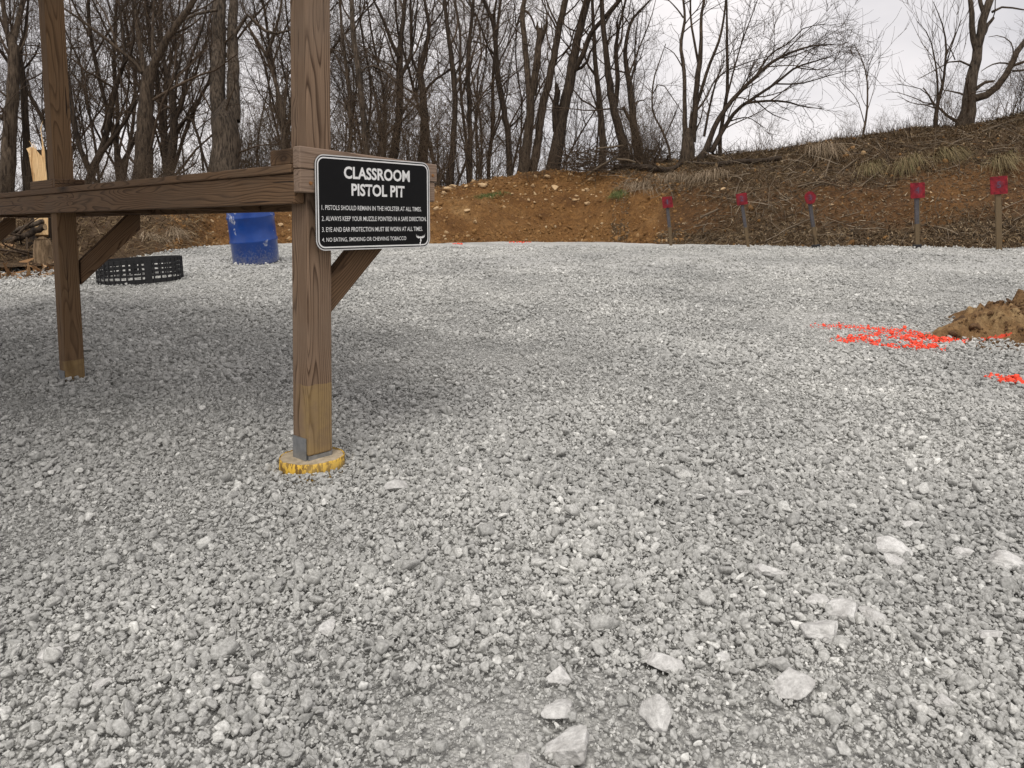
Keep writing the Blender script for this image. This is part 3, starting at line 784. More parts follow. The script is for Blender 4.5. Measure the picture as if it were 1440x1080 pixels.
# the gravel itself: stones scattered over the lot as one mass
protos = bpy.data.collections.new('gravel_kinds'); protos_p = bpy.data.collections.new('painted_gravel_kinds')
NK = 14
for k in range(NK):
    r = random.Random(k)
    me = rock_mesh(k * 7 + 1, .5, .5 * r.uniform(.62, .95), .5 * r.uniform(.40, .78), 3, 10, 220., .035)
    for coll, mat in ((protos, M_STONE), (protos_p, M_PAINTED)):
        m2 = me.copy(); m2.materials.append(mat)
        ob = bpy.data.objects.new('stone_kind', m2); coll.objects.link(ob)
def gn_scatter(name, pts, rot, scl, coll):
    n = len(pts); me = bpy.data.meshes.new(name); me.vertices.add(n); me.vertices.foreach_set('co', pts.astype(np.float32).ravel())
    for nm, ty, arr in (('rot', 'FLOAT_VECTOR', rot), ('scl', 'FLOAT_VECTOR', scl)):
        a = me.attributes.new(nm, ty, 'POINT'); a.data.foreach_set('vector', arr.astype(np.float32).ravel())
    a = me.attributes.new('pick', 'INT', 'POINT'); a.data.foreach_set('value', rng.integers(0, NK, n).astype(np.int32))
    me.update()
    o = link(name, me)
    ng = bpy.data.node_groups.new(name, 'GeometryNodeTree')
    ng.interface.new_socket('Geometry', in_out='INPUT', socket_type='NodeSocketGeometry'); ng.interface.new_socket('Geometry', in_out='OUTPUT', socket_type='NodeSocketGeometry')
    gi = ng.nodes.new('NodeGroupInput'); go = ng.nodes.new('NodeGroupOutput')
    ci = ng.nodes.new('GeometryNodeCollectionInfo'); ci.inputs['Collection'].default_value = coll
    ci.inputs['Separate Children'].default_value = True; ci.inputs['Reset Children'].default_value = True
    ip_ = ng.nodes.new('GeometryNodeInstanceOnPoints'); ip_.inputs['Pick Instance'].default_value = True
    def na(nm, ty):
        q = ng.nodes.new('GeometryNodeInputNamedAttribute'); q.data_type = ty; q.inputs['Name'].default_value = nm
        return [s for s in q.outputs if s.enabled and s.name == 'Attribute'][0]
    eu = ng.nodes.new('FunctionNodeEulerToRotation')
    lk = ng.links.new
    lk(gi.outputs[0], ip_.inputs['Points']); lk(ci.outputs[0], ip_.inputs['Instance'])
    lk(na('pick', 'INT'), ip_.inputs['Instance Index']); lk(na('rot', 'FLOAT_VECTOR'), eu.inputs[0]); lk(eu.outputs[0], ip_.inputs['Rotation'])
    lk(na('scl', 'FLOAT_VECTOR'), ip_.inputs['Scale']); lk(ip_.outputs[0], go.inputs[0])
    md = o.modifiers.new('scatter', 'NODES'); md.node_group = ng
    return o
# paint strokes sprayed on the stones: photograph points, half width in metres
STROKES = [([(1160, 459), (1200, 461), (1240, 464), (1290, 470), (1330, 479), (1348, 480)], .045), ([(1186, 481), (1212, 476), (1240, 468), (1262, 466)], .04),
           ([(1210, 477), (1232, 485), (1258, 490)], .03), ([(1256, 468), (1272, 478), (1300, 489)], .032), ([(1258, 476), (1285, 474), (1318, 481)], .05), ([(1275, 489), (1303, 489)], .05), ([(1408, 533), (1428, 539), (1470, 546)], .04)]
strokes = [(np.array([G(*q)[:2] for q in pl]), w) for pl, w in STROKES]
def dist_paint(xy, pick=None):
    best = np.full(len(xy), 9.)
    for si, (pl, w) in enumerate(strokes):
        if pick is not None and si not in pick: continue
        for a, b in zip(pl[:-1], pl[1:]):
            ab = b - a; u = np.clip(((xy - a) @ ab) / (ab @ ab), 0, 1)
            best = np.minimum(best, np.linalg.norm(xy - a - u[:, None] * ab, axis=1) / w)
    return best
MOUND_C, MOUND_R, MOUND_H = np.array([4.5, 4.9]), np.array([1.46, .92]), .34
def mound_h(xy):
    d = (xy - MOUND_C) / MOUND_R; ang = np.arctan2(d[:, 1], d[:, 0])
    rr_ = np.linalg.norm(d, axis=1) / (1 + .12 * np.sin(3 * ang + 1) + .10 * np.sin(7 * ang) + .06 * np.sin(17 * ang + 2))
    return np.clip(1 - rr_, -.2, 1)
def vnoise(xy, s, seed):
    g = np.random.default_rng(seed).random((64, 64)); q = xy * s; i = np.floor(q).astype(int); f = q - i; f = f * f * (3 - 2 * f)
    a = lambda dx, dy: g[(i[:, 0] + dx) % 64, (i[:, 1] + dy) % 64]
    return (a(0, 0) * (1 - f[:, 0]) + a(1, 0) * f[:, 0]) * (1 - f[:, 1]) + (a(0, 1) * (1 - f[:, 0]) + a(1, 1) * f[:, 0]) * f[:, 1]
zones = [(.6, 2.6, 15000, .0066), (.6, 1.7, 6500, .0098), (.6, 2.0, 9500, .0118), (.78, 2.6, 330, .021), (2.0, 3.6, 9200, .0124), (2.6, 4.5, 160, .022), (3.6, 5.6, 5600, .0148), (5.6, 8.6, 2500, .0180), (8.6, 14.0, 600, .021)]
PT, RT, SC = [], [], []
for y0, y1, dens, size in zones:
    wmax = y1 * .80 + 1.5
    n = int(dens * 2 * wmax * (y1 - y0))
    xy = np.stack([rng.uniform(-wmax, wmax, n), rng.uniform(y0, y1, n)], -1)
    xy = xy[np.abs(xy[:, 0]) < xy[:, 1] * .77 + 1.45]
    coarse = .55 * vnoise(xy, .9, 3) + .3 * vnoise(xy, 2.7, 4) + .15 * vnoise(xy, 7., 5)     # drifts of coarser and finer stone
    s = size * rng.lognormal(-.12, .46, len(xy)) * (.28 + 1.5 * coarse)
    s = np.minimum(s, size * 2.4)
    keep = rng.random(len(xy)) < 1.0
    keep &= mound_h(xy) < .10 * rng.random(len(xy))
    keep &= np.linalg.norm(xy - np.array([FOOT.x, FOOT.y]), axis=1) > .105
    if y0 < 3:
        for bx_, by_, br in bigpos: keep &= np.hypot(xy[:, 0] - bx_, xy[:, 1] - by_) > br * .78
    xy, s = xy[keep], s[keep]
    lift = rng.random(len(xy)) ** 1.6 * .8                       # some lie on top of others
    z = zg(xy[:, 0], xy[:, 1]) + s * (.05 + lift * .6)
    z += .012 * np.clip(1 - np.linalg.norm(xy - np.array([FOOT.x + .02, FOOT.y - .11]), axis=1) / .16, 0, 1)
    PT.append(np.column_stack([xy, z])); SC.append(s[:, None] * rng.uniform(.75, 1.25, (len(s), 3)))
    RT.append(np.column_stack([rng.normal(0, .6, len(s)), rng.normal(0, .6, len(s)), rng.uniform(0, 6.28, len(s))]))
PT, RT, SC = np.concatenate(PT), np.concatenate(RT), np.concatenate(SC)
dp = dist_paint(PT[:, :2])
sel = (dp < 1 + .5 * (rng.random(len(dp)) - .5)) & (rng.random(len(dp)) < .97) | ((dp < 2.4) & (rng.random(len(dp)) < .16))
d2 = dist_paint(PT[:, :2], pick=[6])
selb = sel & (d2 < 2); sela = sel & ~selb
gr = gn_scatter('gravel', PT[~sel], RT[~sel], SC[~sel], protos)
gr['kind'] = 'stuff'; gr['label'] = 'crushed grey limestone gravel covering the whole lot'
for nm, s_, lab in (('paint_mark', sela, 'bright orange-red spray-painted arrow on the gravel running into the dirt heap'), ('paint_mark', selb, 'short bright orange-red paint stroke on gravel in front of the dirt heap')):
    pm = gn_scatter(nm, PT[s_] + np.array([0, 0, .003]), RT[s_], SC[s_] * 1.05, protos_p); tag(pm, lab, 'paint mark'); pm['kind'] = 'stuff'
tp = []
for x0, x1, yy, m_ in ((636, 650, 343.6, 26), (716, 748, 341.2, 30)):
    for _ in range(m_):
        g_ = G(rng.uniform(x0, x1), yy + rng.normal(0, .35)); tp.append(g_ + np.array([0, 0, .012]))
tp = np.array(tp); pm = gn_scatter('paint_mark', tp, rng.uniform(-1, 1, (len(tp), 3)), .032 * rng.uniform(.6, 1.4, (len(tp), 3)), protos_p)
tag(pm, 'faint orange-red paint dashes on the gravel edge at the foot of the clay bank', 'paint mark'); pm['kind'] = 'stuff'
print('GRAVEL', len(PT), 'painted', int(sel.sum()))

# ------------------------------------------------------------------ dirt heap
def dirt_mat(name, cols, paint=False):
    m, n, b = new_mat(name)
    geo = nd(n, 'ShaderNodeNewGeometry'); pos = geo.outputs['Position']
    a = noise_(n, pos, 2.6, 4, .6); c = noise_(n, pos, 34, 5, .75)
    base = ramp(n, a.outputs[0], [(.36, cols[0]), (.52, cols[1]), (.66, cols[2])])
    base = mixc(n, 1., base, ramp(n, c.outputs[0], [(.3, (.5, .48, .46)), (.68, (1.3, 1.3, 1.3))]), 'MULTIPLY')
    if paint:
        at = nd(n, 'ShaderNodeAttribute', attribute_name='spray')
        k = math_(n, 'ADD', at.outputs['Fac'], math_(n, 'MULTIPLY', math_(n, 'SUBTRACT', c.outputs[0], .5), .9))
        base = mixc(n, ramp(n, k, [(.45, (0, 0, 0)), (.6, (1, 1, 1))]), base, (.82, .085, .045))
    n.links.new(base, b.inputs['Base Color']); bump(n, b, c.outputs[0], 1., .03)
    return m
M_DIRT = dirt_mat('loose_dirt', ((.14, .075, .032), (.26, .155, .07), (.42, .29, .145)), True)
M_CLOD = dirt_mat('dirt_clod', ((.09, .052, .027), (.15, .085, .042), (.24, .145, .07)))
xs = np.linspace(MOUND_C[0] - 1.7, MOUND_C[0] + 1.7, 230); ys = np.linspace(MOUND_C[1] - 1.1, MOUND_C[1] + 1.1, 160)
X, Y = np.meshgrid(xs, ys); xy = np.column_stack([X.ravel(), Y.ravel()])
mh = mound_h(xy); Zm = zg(xy[:, 0], xy[:, 1]) + MOUND_H * np.where(mh > 0, mh ** .85, mh * .8)
rgh = np.array([noise.noise(Vector((x * 4, y * 4, 1))) * .11 + abs(noise.noise(Vector((x * 8, y * 8, 5)))) * .13 + noise.noise(Vector((x * 19, y * 19, 9))) * .05 + noise.noise(Vector((x * 40, y * 40, 2))) * .02 for x, y in xy])
Zm += rgh * np.clip(mh * 5 + .35, 0, 1)
i = np.arange(len(xy)).reshape(len(ys), len(xs))
Q = np.stack([i[:-1, :-1], i[:-1, 1:], i[1:, 1:], i[1:, :-1]], -1).reshape(-1, 4)
Q = Q[(mh[Q] > -.12).all(1)]
me = fastmesh('heap', np.column_stack([xy, Zm]) - np.array([*MOUND_C, 0]), Q, True)
# the stroke carries on over the near flank of the heap
W3 = np.column_stack([xy, Zm]) - CAM; td = W3 @ FW; uv = np.column_stack([CX + F * W3[:, 0] / td, CY - F * (W3 @ UP) / td])
dbest = np.full(len(uv), 99.)
pl = np.array([(1325, 479), (1362, 480), (1395, 476), (1421, 469)], float)
for a_, b_ in zip(pl[:-1], pl[1:]):
    ab = b_ - a_; u_ = np.clip(((uv - a_) @ ab) / (ab @ ab), 0, 1); dbest = np.minimum(dbest, np.linalg.norm(uv - a_ - u_[:, None] * ab, axis=1))
sp = np.clip(1.1 - dbest / 5.5, 0, .62) * (xy[:, 1] < MOUND_C[1] + .2)
a = me.attributes.new('spray', 'FLOAT', 'POINT'); a.data.foreach_set('value', sp.astype(np.float32))
heap = empty('dirt_heap', (*MOUND_C, 0), 'heap of loose brown dirt and clods spilled at the edge of the gravel', 'dirt heap')
link('heap', me, M_DIRT, heap)
clods = [rock_mesh(300 + k, .5, .42, .33, 3, 9, 60., .14) for k in range(5)]
def heapz(x, y): 
    h_ = mound_h(np.array([[x, y]]))[0]; return float(zg(x, y)) + MOUND_H * (h_ ** .85 if h_ > 0 else 0)
for k in range(130):
    for _ in range(40):
        a = random.uniform(0, 6.28); q = random.random() ** .5 * 1.05
        x, y = MOUND_C + MOUND_R * q * np.array([math.cos(a), math.sin(a)])
        if x / y < .78 and (y > 5.0 or random.random() < .35): break
    s = random.choice((.015, .02, .025, .03, .04, .05, .07, .10)) if y > 4.85 else random.choice((.012, .018, .025, .03))
    if k == 0: x, y, s = *G(1350, 458)[:2], .12
    c = link('clod', clods[k % 5].copy() if k < 5 else clods[k % 5], M_CLOD if k >= 5 else M_CLOD, heap)
    c.location = (x - MOUND_C[0], y - MOUND_C[1], heapz(x, y) + s * .2); c.scale = (s, s, s); c.rotation_euler = (random.uniform(-.6, .6), random.uniform(-.6, .6), random.uniform(0, 6))

crk = bpy.data.collections.new('soil_crumb_kinds')
for k in range(NK):
    m_ = rock_mesh(800 + k, .5, .45, .38, 2, 9, 60., .08); m_.materials.append(M_CLOD); crk.objects.link(bpy.data.objects.new('soil_kind', m_))
aa = rng.uniform(0, 6.28, 5200); qq = np.sqrt(rng.random(5200)) * (1.0 + .22 * rng.random(5200) ** 3)
cxy = MOUND_C + MOUND_R * np.column_stack([np.cos(aa) * qq, np.sin(aa) * qq]); cm = mound_h(cxy)
cz = zg(cxy[:, 0], cxy[:, 1]) + MOUND_H * np.where(cm > 0, np.abs(cm) ** .85, 0) + .05 * np.clip(cm * 5, 0, 1) + .012
cs = np.minimum(.011 * rng.lognormal(0, .6, len(cz)), .05)
sc_ = gn_scatter('soil_crumbs', np.column_stack([cxy, cz]) - np.array([*MOUND_C, 0]), rng.uniform(-3, 3, (len(cz), 3)), cs[:, None] * rng.uniform(.7, 1.3, (len(cz), 3)), crk)
sc_.parent = heap; sc_['kind'] = 'stuff'
# ------------------------------------------------------------------ tubes for trunks, branches, sticks
class Tubes:
    def __init__(s): s.g = {}
    def add(s, pts, rad, sides):
        s.g.setdefault((len(pts), sides), []).append((pts, rad))
    def mesh(s, name, origin=(0, 0, 0), smooth=True):
        VS, QS, off = [], [], 0
        for (n, k), lst in s.g.items():
            Pn = np.array([a for a, _ in lst], float); Rn = np.array([b for _, b in lst], float); B = len(lst)
            T = np.gradient(Pn, axis=1); T /= np.linalg.norm(T, axis=2, keepdims=True) + 1e-9
            m = T.mean(1); ref = np.where(np.abs(m[:, 2:3]) > .8, np.array([[1., .13, 0]]), np.array([[0, .1, 1.]]))
            A = np.cross(T, ref[:, None, :]); A /= np.linalg.norm(A, axis=2, keepdims=True) + 1e-9
            C = np.cross(T, A)
            th = np.arange(k) * 2 * math.pi / k
            ring = A[:, :, None, :] * np.cos(th)[None, None, :, None] + C[:, :, None, :] * np.sin(th)[None, None, :, None]
            Rk = Rn[:, :, None]
            if k >= 7:    # bark ridges and swellings on real trunks
                Rk = Rk * (1 + .07 * np.sin(3 * th + Pn[:, :, 2:3] * 1.3) + .05 * np.sin(5 * th + Pn[:, :, 2:3] * 2.9 + 1))
            V = Pn[:, :, None, :] + ring * (Rk[..., None] if Rk.shape[-1] == k else Rk[..., None])
            VS.append(V.reshape(-1, 3))
            idx = (np.arange(B * n * k).reshape(B, n, k)) + off
            nx_ = np.roll(idx, -1, axis=2)
            QS.append(np.stack([idx[:, :-1], nx_[:, :-1], nx_[:, 1:], idx[:, 1:]], -1).reshape(-1, 4))
            off += B * n * k
        return fastmesh(name, np.concatenate(VS) - np.array(origin), np.concatenate(QS), smooth)
def resample(pts, rad, seg):
    """smooth curve through the given points"""
    pts = np.array(pts, float); rad = np.array(rad, float); n = len(pts)
    if n == 2: return np.linspace(pts[0], pts[1], seg + 1), np.linspace(rad[0], rad[1], seg + 1)
    d = np.concatenate([[0], np.cumsum(np.linalg.norm(np.diff(pts, axis=0), axis=1))])
    u = np.linspace(0, d[-1], seg + 1); out = []
    m = np.gradient(pts, d, axis=0)
    k = np.clip(np.searchsorted(d, u, 'right') - 1, 0, n - 2); h = (d[k + 1] - d[k])[:, None]; s = ((u - d[k])[:, None]) / h
    q = (2 * s**3 - 3 * s**2 + 1) * pts[k] + (s**3 - 2 * s**2 + s) * h * m[k] + (-2 * s**3 + 3 * s**2) * pts[k + 1] + (s**3 - s**2) * h * m[k + 1]
    return q, np.interp(u, d, rad)
def sides_for(r): return 9 if r > .09 else 6 if r > .035 else 4 if r > .014 else 3
def unit(v): return v / (np.linalg.norm(v) + 1e-9)
def twig_walk(rr, p, d, length, r0, r1, seg, wob, up):
    pts = [p]; rad = [r0]
    for i in range(seg):
        d = unit(d + rr.normal(0, wob, 3) + np.array([0, 0, up]))
        p = p + d * length / seg; pts.append(p); rad.append(r0 + (r1 - r0) * (i + 1) / seg)
    return np.array(pts), np.array(rad)
def grow(tb, rr, pts, rad, level, o, lo=.2):
    """side branches along a limb, then their own, down to twigs"""
    L = np.linalg.norm(np.diff(pts, axis=0), axis=1).sum()
    cnt = L * o['dens'][level]
    cnt = int(cnt) + (rr.random() < cnt % 1)
    if cnt <= 0: return
    for f in np.sort(lo + (1 - lo) * rr.random(cnt) ** .85):
        x = f * (len(pts) - 1); i = min(int(x), len(pts) - 2); a = x - i
        p = pts[i] * (1 - a) + pts[i + 1] * a; pr = rad[i] * (1 - a) + rad[i + 1] * a
        T = unit(pts[i + 1] - pts[i])
        side = unit(np.cross(T, rr.normal(0, 1, 3))); ang = R(rr.uniform(*o['ang']))
        d = T * math.cos(ang) + side * math.sin(ang)
        d = unit(d + np.array([0, 0, o['lift']]))
        r0 = max(.0042, min(pr * rr.uniform(.28, .62), o['rmax'][level]) * (1, 1.15, 1.35, 1.4)[level])
        ln = o['len'][level] * rr.uniform(.5, 1.25) * min(1.35, (r0 / o['rmax'][level]) ** .45 + .25)
        seg = (6, 5, 3, 3)[min(level, 3)]
        q, w = twig_walk(rr, p, d, ln, r0, max(.0028, r0 * .3), seg, o['wob'], o['up'])
        tb.add(q, w, sides_for(r0))
        if level + 1 < o['levels']: grow(tb, rr, q, w, level + 1, o, .15)
OPT = dict(dens=(1.15, 3.0, 4.2, 3.0), len=(2.4, 1.05, .5, .3), rmax=(.045, .016, .0065, .004), ang=(28, 72), lift=.15, up=.05, wob=.17, levels=3)
def opt(**k):
    d = dict(OPT); d.update(k); return d

def hero(name, label, t, limbs, o=OPT, mat=None, seed=0, base_drop=None, group='bare trees along the bank', cat='tree', snap=(), twmat=None):
    """a tree whose limbs follow the photograph at distance t; first limb is the trunk"""
    rr = np.random.default_rng(1000 + seed)
    tb, tw = Tubes(), Tubes()
    W0 = []
    for li, lm in enumerate(limbs):
        dz = 0. if li == 0 else rr.choice([-1, 1]) * rr.uniform(.15, .45)
        pts, rad = [], []
        d0 = rr.uniform(-.1, .1)
        seg_len = 0
        for k, (px, py, w) in enumerate(lm):
            if k: seg_len += math.hypot(px - lm[k - 1][0], py - lm[k - 1][1]) * t / F
            tt = t + d0 * (li == 0) + dz * seg_len * .55 
            pts.append(P(px, py, tt)); rad.append(w / 2 * t / F)
        pts, rad = np.array(pts), np.array(rad)
        if li == 0:
            b = pts[0].copy(); down = .45 if base_drop is None else base_drop
            b[2] -= down; pts = np.vstack([b, pts]); rad = np.concatenate([[rad[0] * 1.18], rad])
        L = np.linalg.norm(np.diff(pts, axis=0), axis=1).sum()
        q, w = resample(pts, rad, max(5, min(40, int(L / .28))))
        jit = rr.normal(0, 1, q.shape) * w[:, None] * .10; jit[0] = 0; q = q + jit
        tb.add(q, w, 11 if w.max() > .09 else 7 if w.max() > .04 else 5)
        if li in snap:    # splintered top
            for _ in range(9):
                a = rr.uniform(0, 6.28); e0 = q[-1] + np.array([math.cos(a), math.sin(a), 0]) * w[-1] * .75 - np.array([0, 0, .12])
                tb.add(np.array([e0, e0 + np.array([rr.normal(0, .02), rr.normal(0, .02), .18]), e0 + np.array([rr.normal(0, .03), rr.normal(0, .03), rr.uniform(.22, .5)])]), np.array([w[-1] * .32, w[-1] * .22, .004]), 5)
        grow(tw, rr, q, w, 0, o, .28 if li == 0 else .12)
        W0.append(q)
    org = W0[0][0]
    root = empty(name, tuple(org), label, cat, group)
    link('trunk', tb.mesh('trunk', org), mat or M_BARK, root)
    if tw.g: link('branches', tw.mesh('branches', org), twmat or M_TWIG, root)
    return root

# ------------------------------------------------------------------ trees one can follow limb by limb
hero('bare_tree', 'thick grey forked tree with heavy low limb, alone on the bank crest', 17.0, [
    [(1356, 186, 27), (1359, 172, 23), (1363, 140, 17), (1366, 115, 15), (1371, 90, 13), (1375, 66, 12.5)],
    [(1374, 72, 9), (1368, 45, 7.5), (1366, 20, 7), (1362, -15, 6), (1358, -80, 4), (1350, -150, 2)],
    [(1375, 66, 12), (1382, 40, 11), (1385, 18, 10.5), (1393, 0, 9), (1402, -40, 7.5), (1412, -120, 5), (1420, -190, 2)],
    [(1385, 22, 7), (1379, 4, 6), (1375, -40, 4.5), (1376, -110, 2)], [(1387, 14, 5), (1391, -10, 4), (1394, -60, 2.5)],
    [(1383, 48, 6), (1389, 35, 5), (1397, 25, 3.5)],
    [(1370, 139, 11), (1382, 136, 10.5), (1395, 129, 10), (1408, 115, 9), (1420, 98, 8.5), (1430, 75, 7.5), (1440, 60, 6.5), (1465, 20, 5), (1490, -30, 3), (1500, -80, 1.5)],
    [(1372, 126, 5.5), (1383, 117, 4.5), (1398, 114, 3)], [(1395, 17, 4), (1410, 10, 3), (1440, 14, 2.2), (1470, 8, 1)],
    [(1366, 93, 3.2), (1355, 88, 2.8), (1343, 84, 2.4), (1328, 91, 1.8), (1312, 100, 1.3), (1290, 112, .8)], [(1343, 84, 1.8), (1336, 68, 1.3), (1330, 60, .8)],
    [(1424, 92, 3.5), (1410, 88, 2.5), (1395, 91, 2), (1380, 100, 1)], [(1424, 100, 3.5), (1440, 99, 3), (1470, 92, 1.5)], [(1425, 80, 2.2), (1422, 60, 1.8), (1405, 50, 1.3), (1390, 52, .8)]],
    opt(dens=(.9, 2.6, 3.4, 2), len=(1.3, .7, .38, .3)), M_BARK_L, 1, 1.0)
SAP = opt(dens=(3.2, 3.2, 3.0, 2), len=(1.15, .5, .25, .2), rmax=(.011, .006, .0035, .003), ang=(22, 50), lift=.22, up=.08, wob=.08, levels=2)
hero('sapling', 'slender bare sapling with two stems beside the lone forked tree on the crest', 16.9, [
    [(1316, 182, 6.5), (1319, 145, 5), (1326, 118, 4), (1329, 95, 3.2), (1331, 70, 2.8), (1328, 45, 2), (1322, 25, 1.5), (1312, 2, .8)],
    [(1318, 150, 3.5), (1318, 110, 2.8), (1314, 80, 2), (1303, 45, 1.2), (1290, 30, .7)], [(1329, 95, 2), (1340, 60, 1.5), (1352, 28, .8)],
    [(1318, 160, 2), (1300, 128, 1.4), (1262, 118, .8)]], SAP, M_BARK_D, 2, .5, 'saplings on the crest', 'sapling')
hero('sapling', 'thin pale bare sapling with upswept twigs standing alone on the bare stretch of crest', 17.1, [
    [(1213, 195, 3.4), (1218, 165, 3), (1220, 140, 2.5), (1219, 110, 2), (1213, 85, 1.3), (1202, 64, .7)], [(1219, 112, 1.6), (1222, 92, 1.2), (1228, 78, .7)],
    [(1216, 175, 1.4), (1205, 140, 1), (1180, 112, .6)]], SAP, M_BARK, 3, .5, 'saplings on the crest', 'sapling')
hero('bare_tree', 'tall bare tree rising as two dark stems from a jagged broken stump on the crest', 19.6, [
    [(967, 222, 21), (968, 205, 18), (968, 192, 15), (969, 180, 5)],
    [(963, 198, 8), (963, 150, 6.2), (962, 100, 5.2), (957.5, 60, 4.6), (963, 30, 4), (961, 0, 3.6), (960, -60, 2.8), (962, -120, 1.5)],
    [(974, 200, 10), (978, 150, 8), (981, 110, 7.2), (984, 85, 6.8), (986, 60, 5), (986, 20, 4), (993, -10, 3.2), (997, -80, 2)],
    [(982, 88, 4), (976, 55, 3.5), (972, 30, 3), (972, -40, 2), (968, -100, 1)],
    [(979, 150, 5.2), (990, 115, 4.6), (998, 90, 4), (1010, 60, 3.5), (1018, 25, 3), (1022, -20, 2.4), (1030, -90, 1.4)],
    [(969, 195, 6), (971, 172, 4), (972, 156, 1.5)], [(961, 25, 2.5), (950, 10, 2), (935, -5, 1.3)], [(960, 95, 2), (945, 72, 1.4), (935, 66, .8)]],
    opt(dens=(.9, 2.6, 3.2, 2), len=(1.5, .75, .4, .3), rmax=(.03, .011, .005, .003)), M_BARK, 4, .6, snap=(5,))
hero('bare_tree', 'slim dark straight tree crossing the fan of leaning branches on the crest', 19.2, [
    [(1012, 220, 6), (1014, 180, 5.4), (1018, 160, 5.2), (1022, 135, 5), (1023, 100, 4.2), (1022, 60, 3.6), (1022, 20, 3), (1021, -40, 2.4), (1022, -120, 1.2)]],
    opt(dens=(1.6, 3, 3.2, 2), len=(1.7, .8, .4, .3), rmax=(.022, .009, .004, .003)), M_BARK_D, 5, .6)
FAN = opt(dens=(2.6, 5.2, 6.0, 3), len=(1.25, .62, .30, .2), rmax=(.018, .008, .0042, .003), ang=(18, 55), lift=.10, up=-.01, wob=.16, levels=3)
hero('bare_tree', 'low bare tree leaning outward in a wide fan of fine twigs over the crest', 18.8, [
    [(985, 226, 11), (992, 210, 9), (1000, 190, 7.4), (1012, 165, 7), (1022, 150, 6.4), (1040, 130, 5.6), (1060, 110, 5), (1085, 88, 4.4), (1110, 75, 3.4), (1140, 65, 2.4), (1175, 62, 1)],
    [(1000, 214, 8), (1020, 178, 6), (1040, 152, 5.2), (1060, 138, 4.6), (1090, 118, 4), (1120, 95, 3), (1150, 85, 2), (1172, 78, 1)],
    [(1045, 146, 4), (1080, 142, 3.5), (1105, 143, 3), (1130, 150, 2), (1158, 153, 1)], [(1062, 108, 3), (1085, 75, 2.6), (1110, 60, 2.1), (1130, 40, 1.6), (1160, 34, .9)],
    [(1090, 118, 2.6), (1130, 117, 2), (1160, 108, 1.5), (1186, 101, 1)], [(1022, 138, 3), (1033, 95, 2.5), (1045, 55, 2), (1060, 15, 1.5), (1075, -30, 1)],
    [(990, 192, 4), (1003, 130, 3), (1012, 105, 2.5), (1030, 96, 2), (1060, 85, 1.4), (1085, 78, .9)], [(1100, 78, 2), (1125, 52, 1.5), (1150, 30, .9)], [(1120, 95, 2), (1150, 98, 1.4), (1188, 75, .8)],
    [(1060, 139, 2), (1085, 160, 1.5), (1110, 170, .8)], [(1028, 170, 2.2), (1050, 165, 1.6), (1075, 180, 1)]], FAN, M_BARK_D, 6, .5)
hero('sapling', 'crooked thin bare sapling forked low, standing just beyond the logs on the crest', 20.0, [
    [(942, 215, 3.6), (932, 185, 3), (919, 160, 2.6), (917, 135, 2.3), (921, 105, 2), (928, 85, 1.5), (936, 62, .9)], [(917, 134, 2), (928, 117, 1.6), (945, 137, 1.4), (962, 162, .9)],
    [(936, 190, 2), (948, 165, 1.4), (955, 145, .8)]], opt(dens=(2.4, 3.5, 3, 2), len=(1.0, .5, .25, .2), rmax=(.012, .006, .004, .003), levels=2), M_BARK, 7, .5, 'saplings on the crest', 'sapling')
MID = opt(dens=(1.0, 2.8, 3.6, 2), len=(1.9, .9, .45, .3), rmax=(.032, .012, .0055, .003))
hero('bare_tree', 'dark leaning trunk by the mossy log, bending up into one stem', 22.0, [
    [(882, 226, 15), (872, 185, 12.5), (862, 145, 10.5), (856, 112, 9.4), (852, 70, 8), (848, 30, 7), (846, -10, 6), (844, -90, 4.5), (848, -180, 2)],
    [(866, 150, 7), (868, 110, 6.4), (866, 65, 5.6), (870, 40, 4), (880, 0, 3), (892, -50, 1.6)], [(848, 40, 4), (858, 20, 3.4), (872, 2, 3), (890, -25, 2)]], MID, M_BARK_D, 8, .8)
hero('bare_tree', 'dark rough tree close beside the leaning dark trunk, its top swept over', 22.4, [
    [(898, 222, 13), (891, 170, 10.5), (886, 125, 8.6), (880, 90, 6.6), (881, 55, 5.2), (888, 30, 4.2), (905, 10, 3), (922, -8, 2), (945, -35, 1)],
    [(884, 120, 4), (892, 95, 3), (893, 60, 2.2), (898, 20, 1.2)], [(902, 205, 6), (886, 170, 5.5), (876, 150, 4)]], MID, M_BARK_D, 9, .8)
hero('bare_tree', 'rough dark upright trunk just behind the leaning dark trunk', 23.4, [
    [(848, 232, 11), (847, 180, 9), (843, 140, 8), (838, 100, 6.6), (836, 60, 5.6), (833, 0, 4.4), (830, -80, 3)], [(840, 110, 4), (826, 90, 3), (820, 60, 2)]], MID, M_BARK, 10, .9)
hero('bare_tree', 'single curving dark trunk standing apart between the thicket and the snapped tree', 24.0, [
    [(718, 262, 9.5), (716, 225, 8.6), (715, 195, 8.6), (710, 160, 8.4), (703, 130, 8.2), (699, 100, 7.6), (697, 60, 7), (693, 30, 6.2), (682, 5, 5.2), (675, -25, 4), (665, -110, 2)],
    [(697, 44, 4), (695, 20, 3.4), (698, 2, 3), (702, -40, 2)], [(698, 82, 3.2), (688, 68, 2.6), (675, 60, 2.2), (660, 58, 1.2)], [(716, 180, 3.2), (728, 168, 2.4), (738, 156, 1.5)]], MID, M_BARK_D, 11, .9)
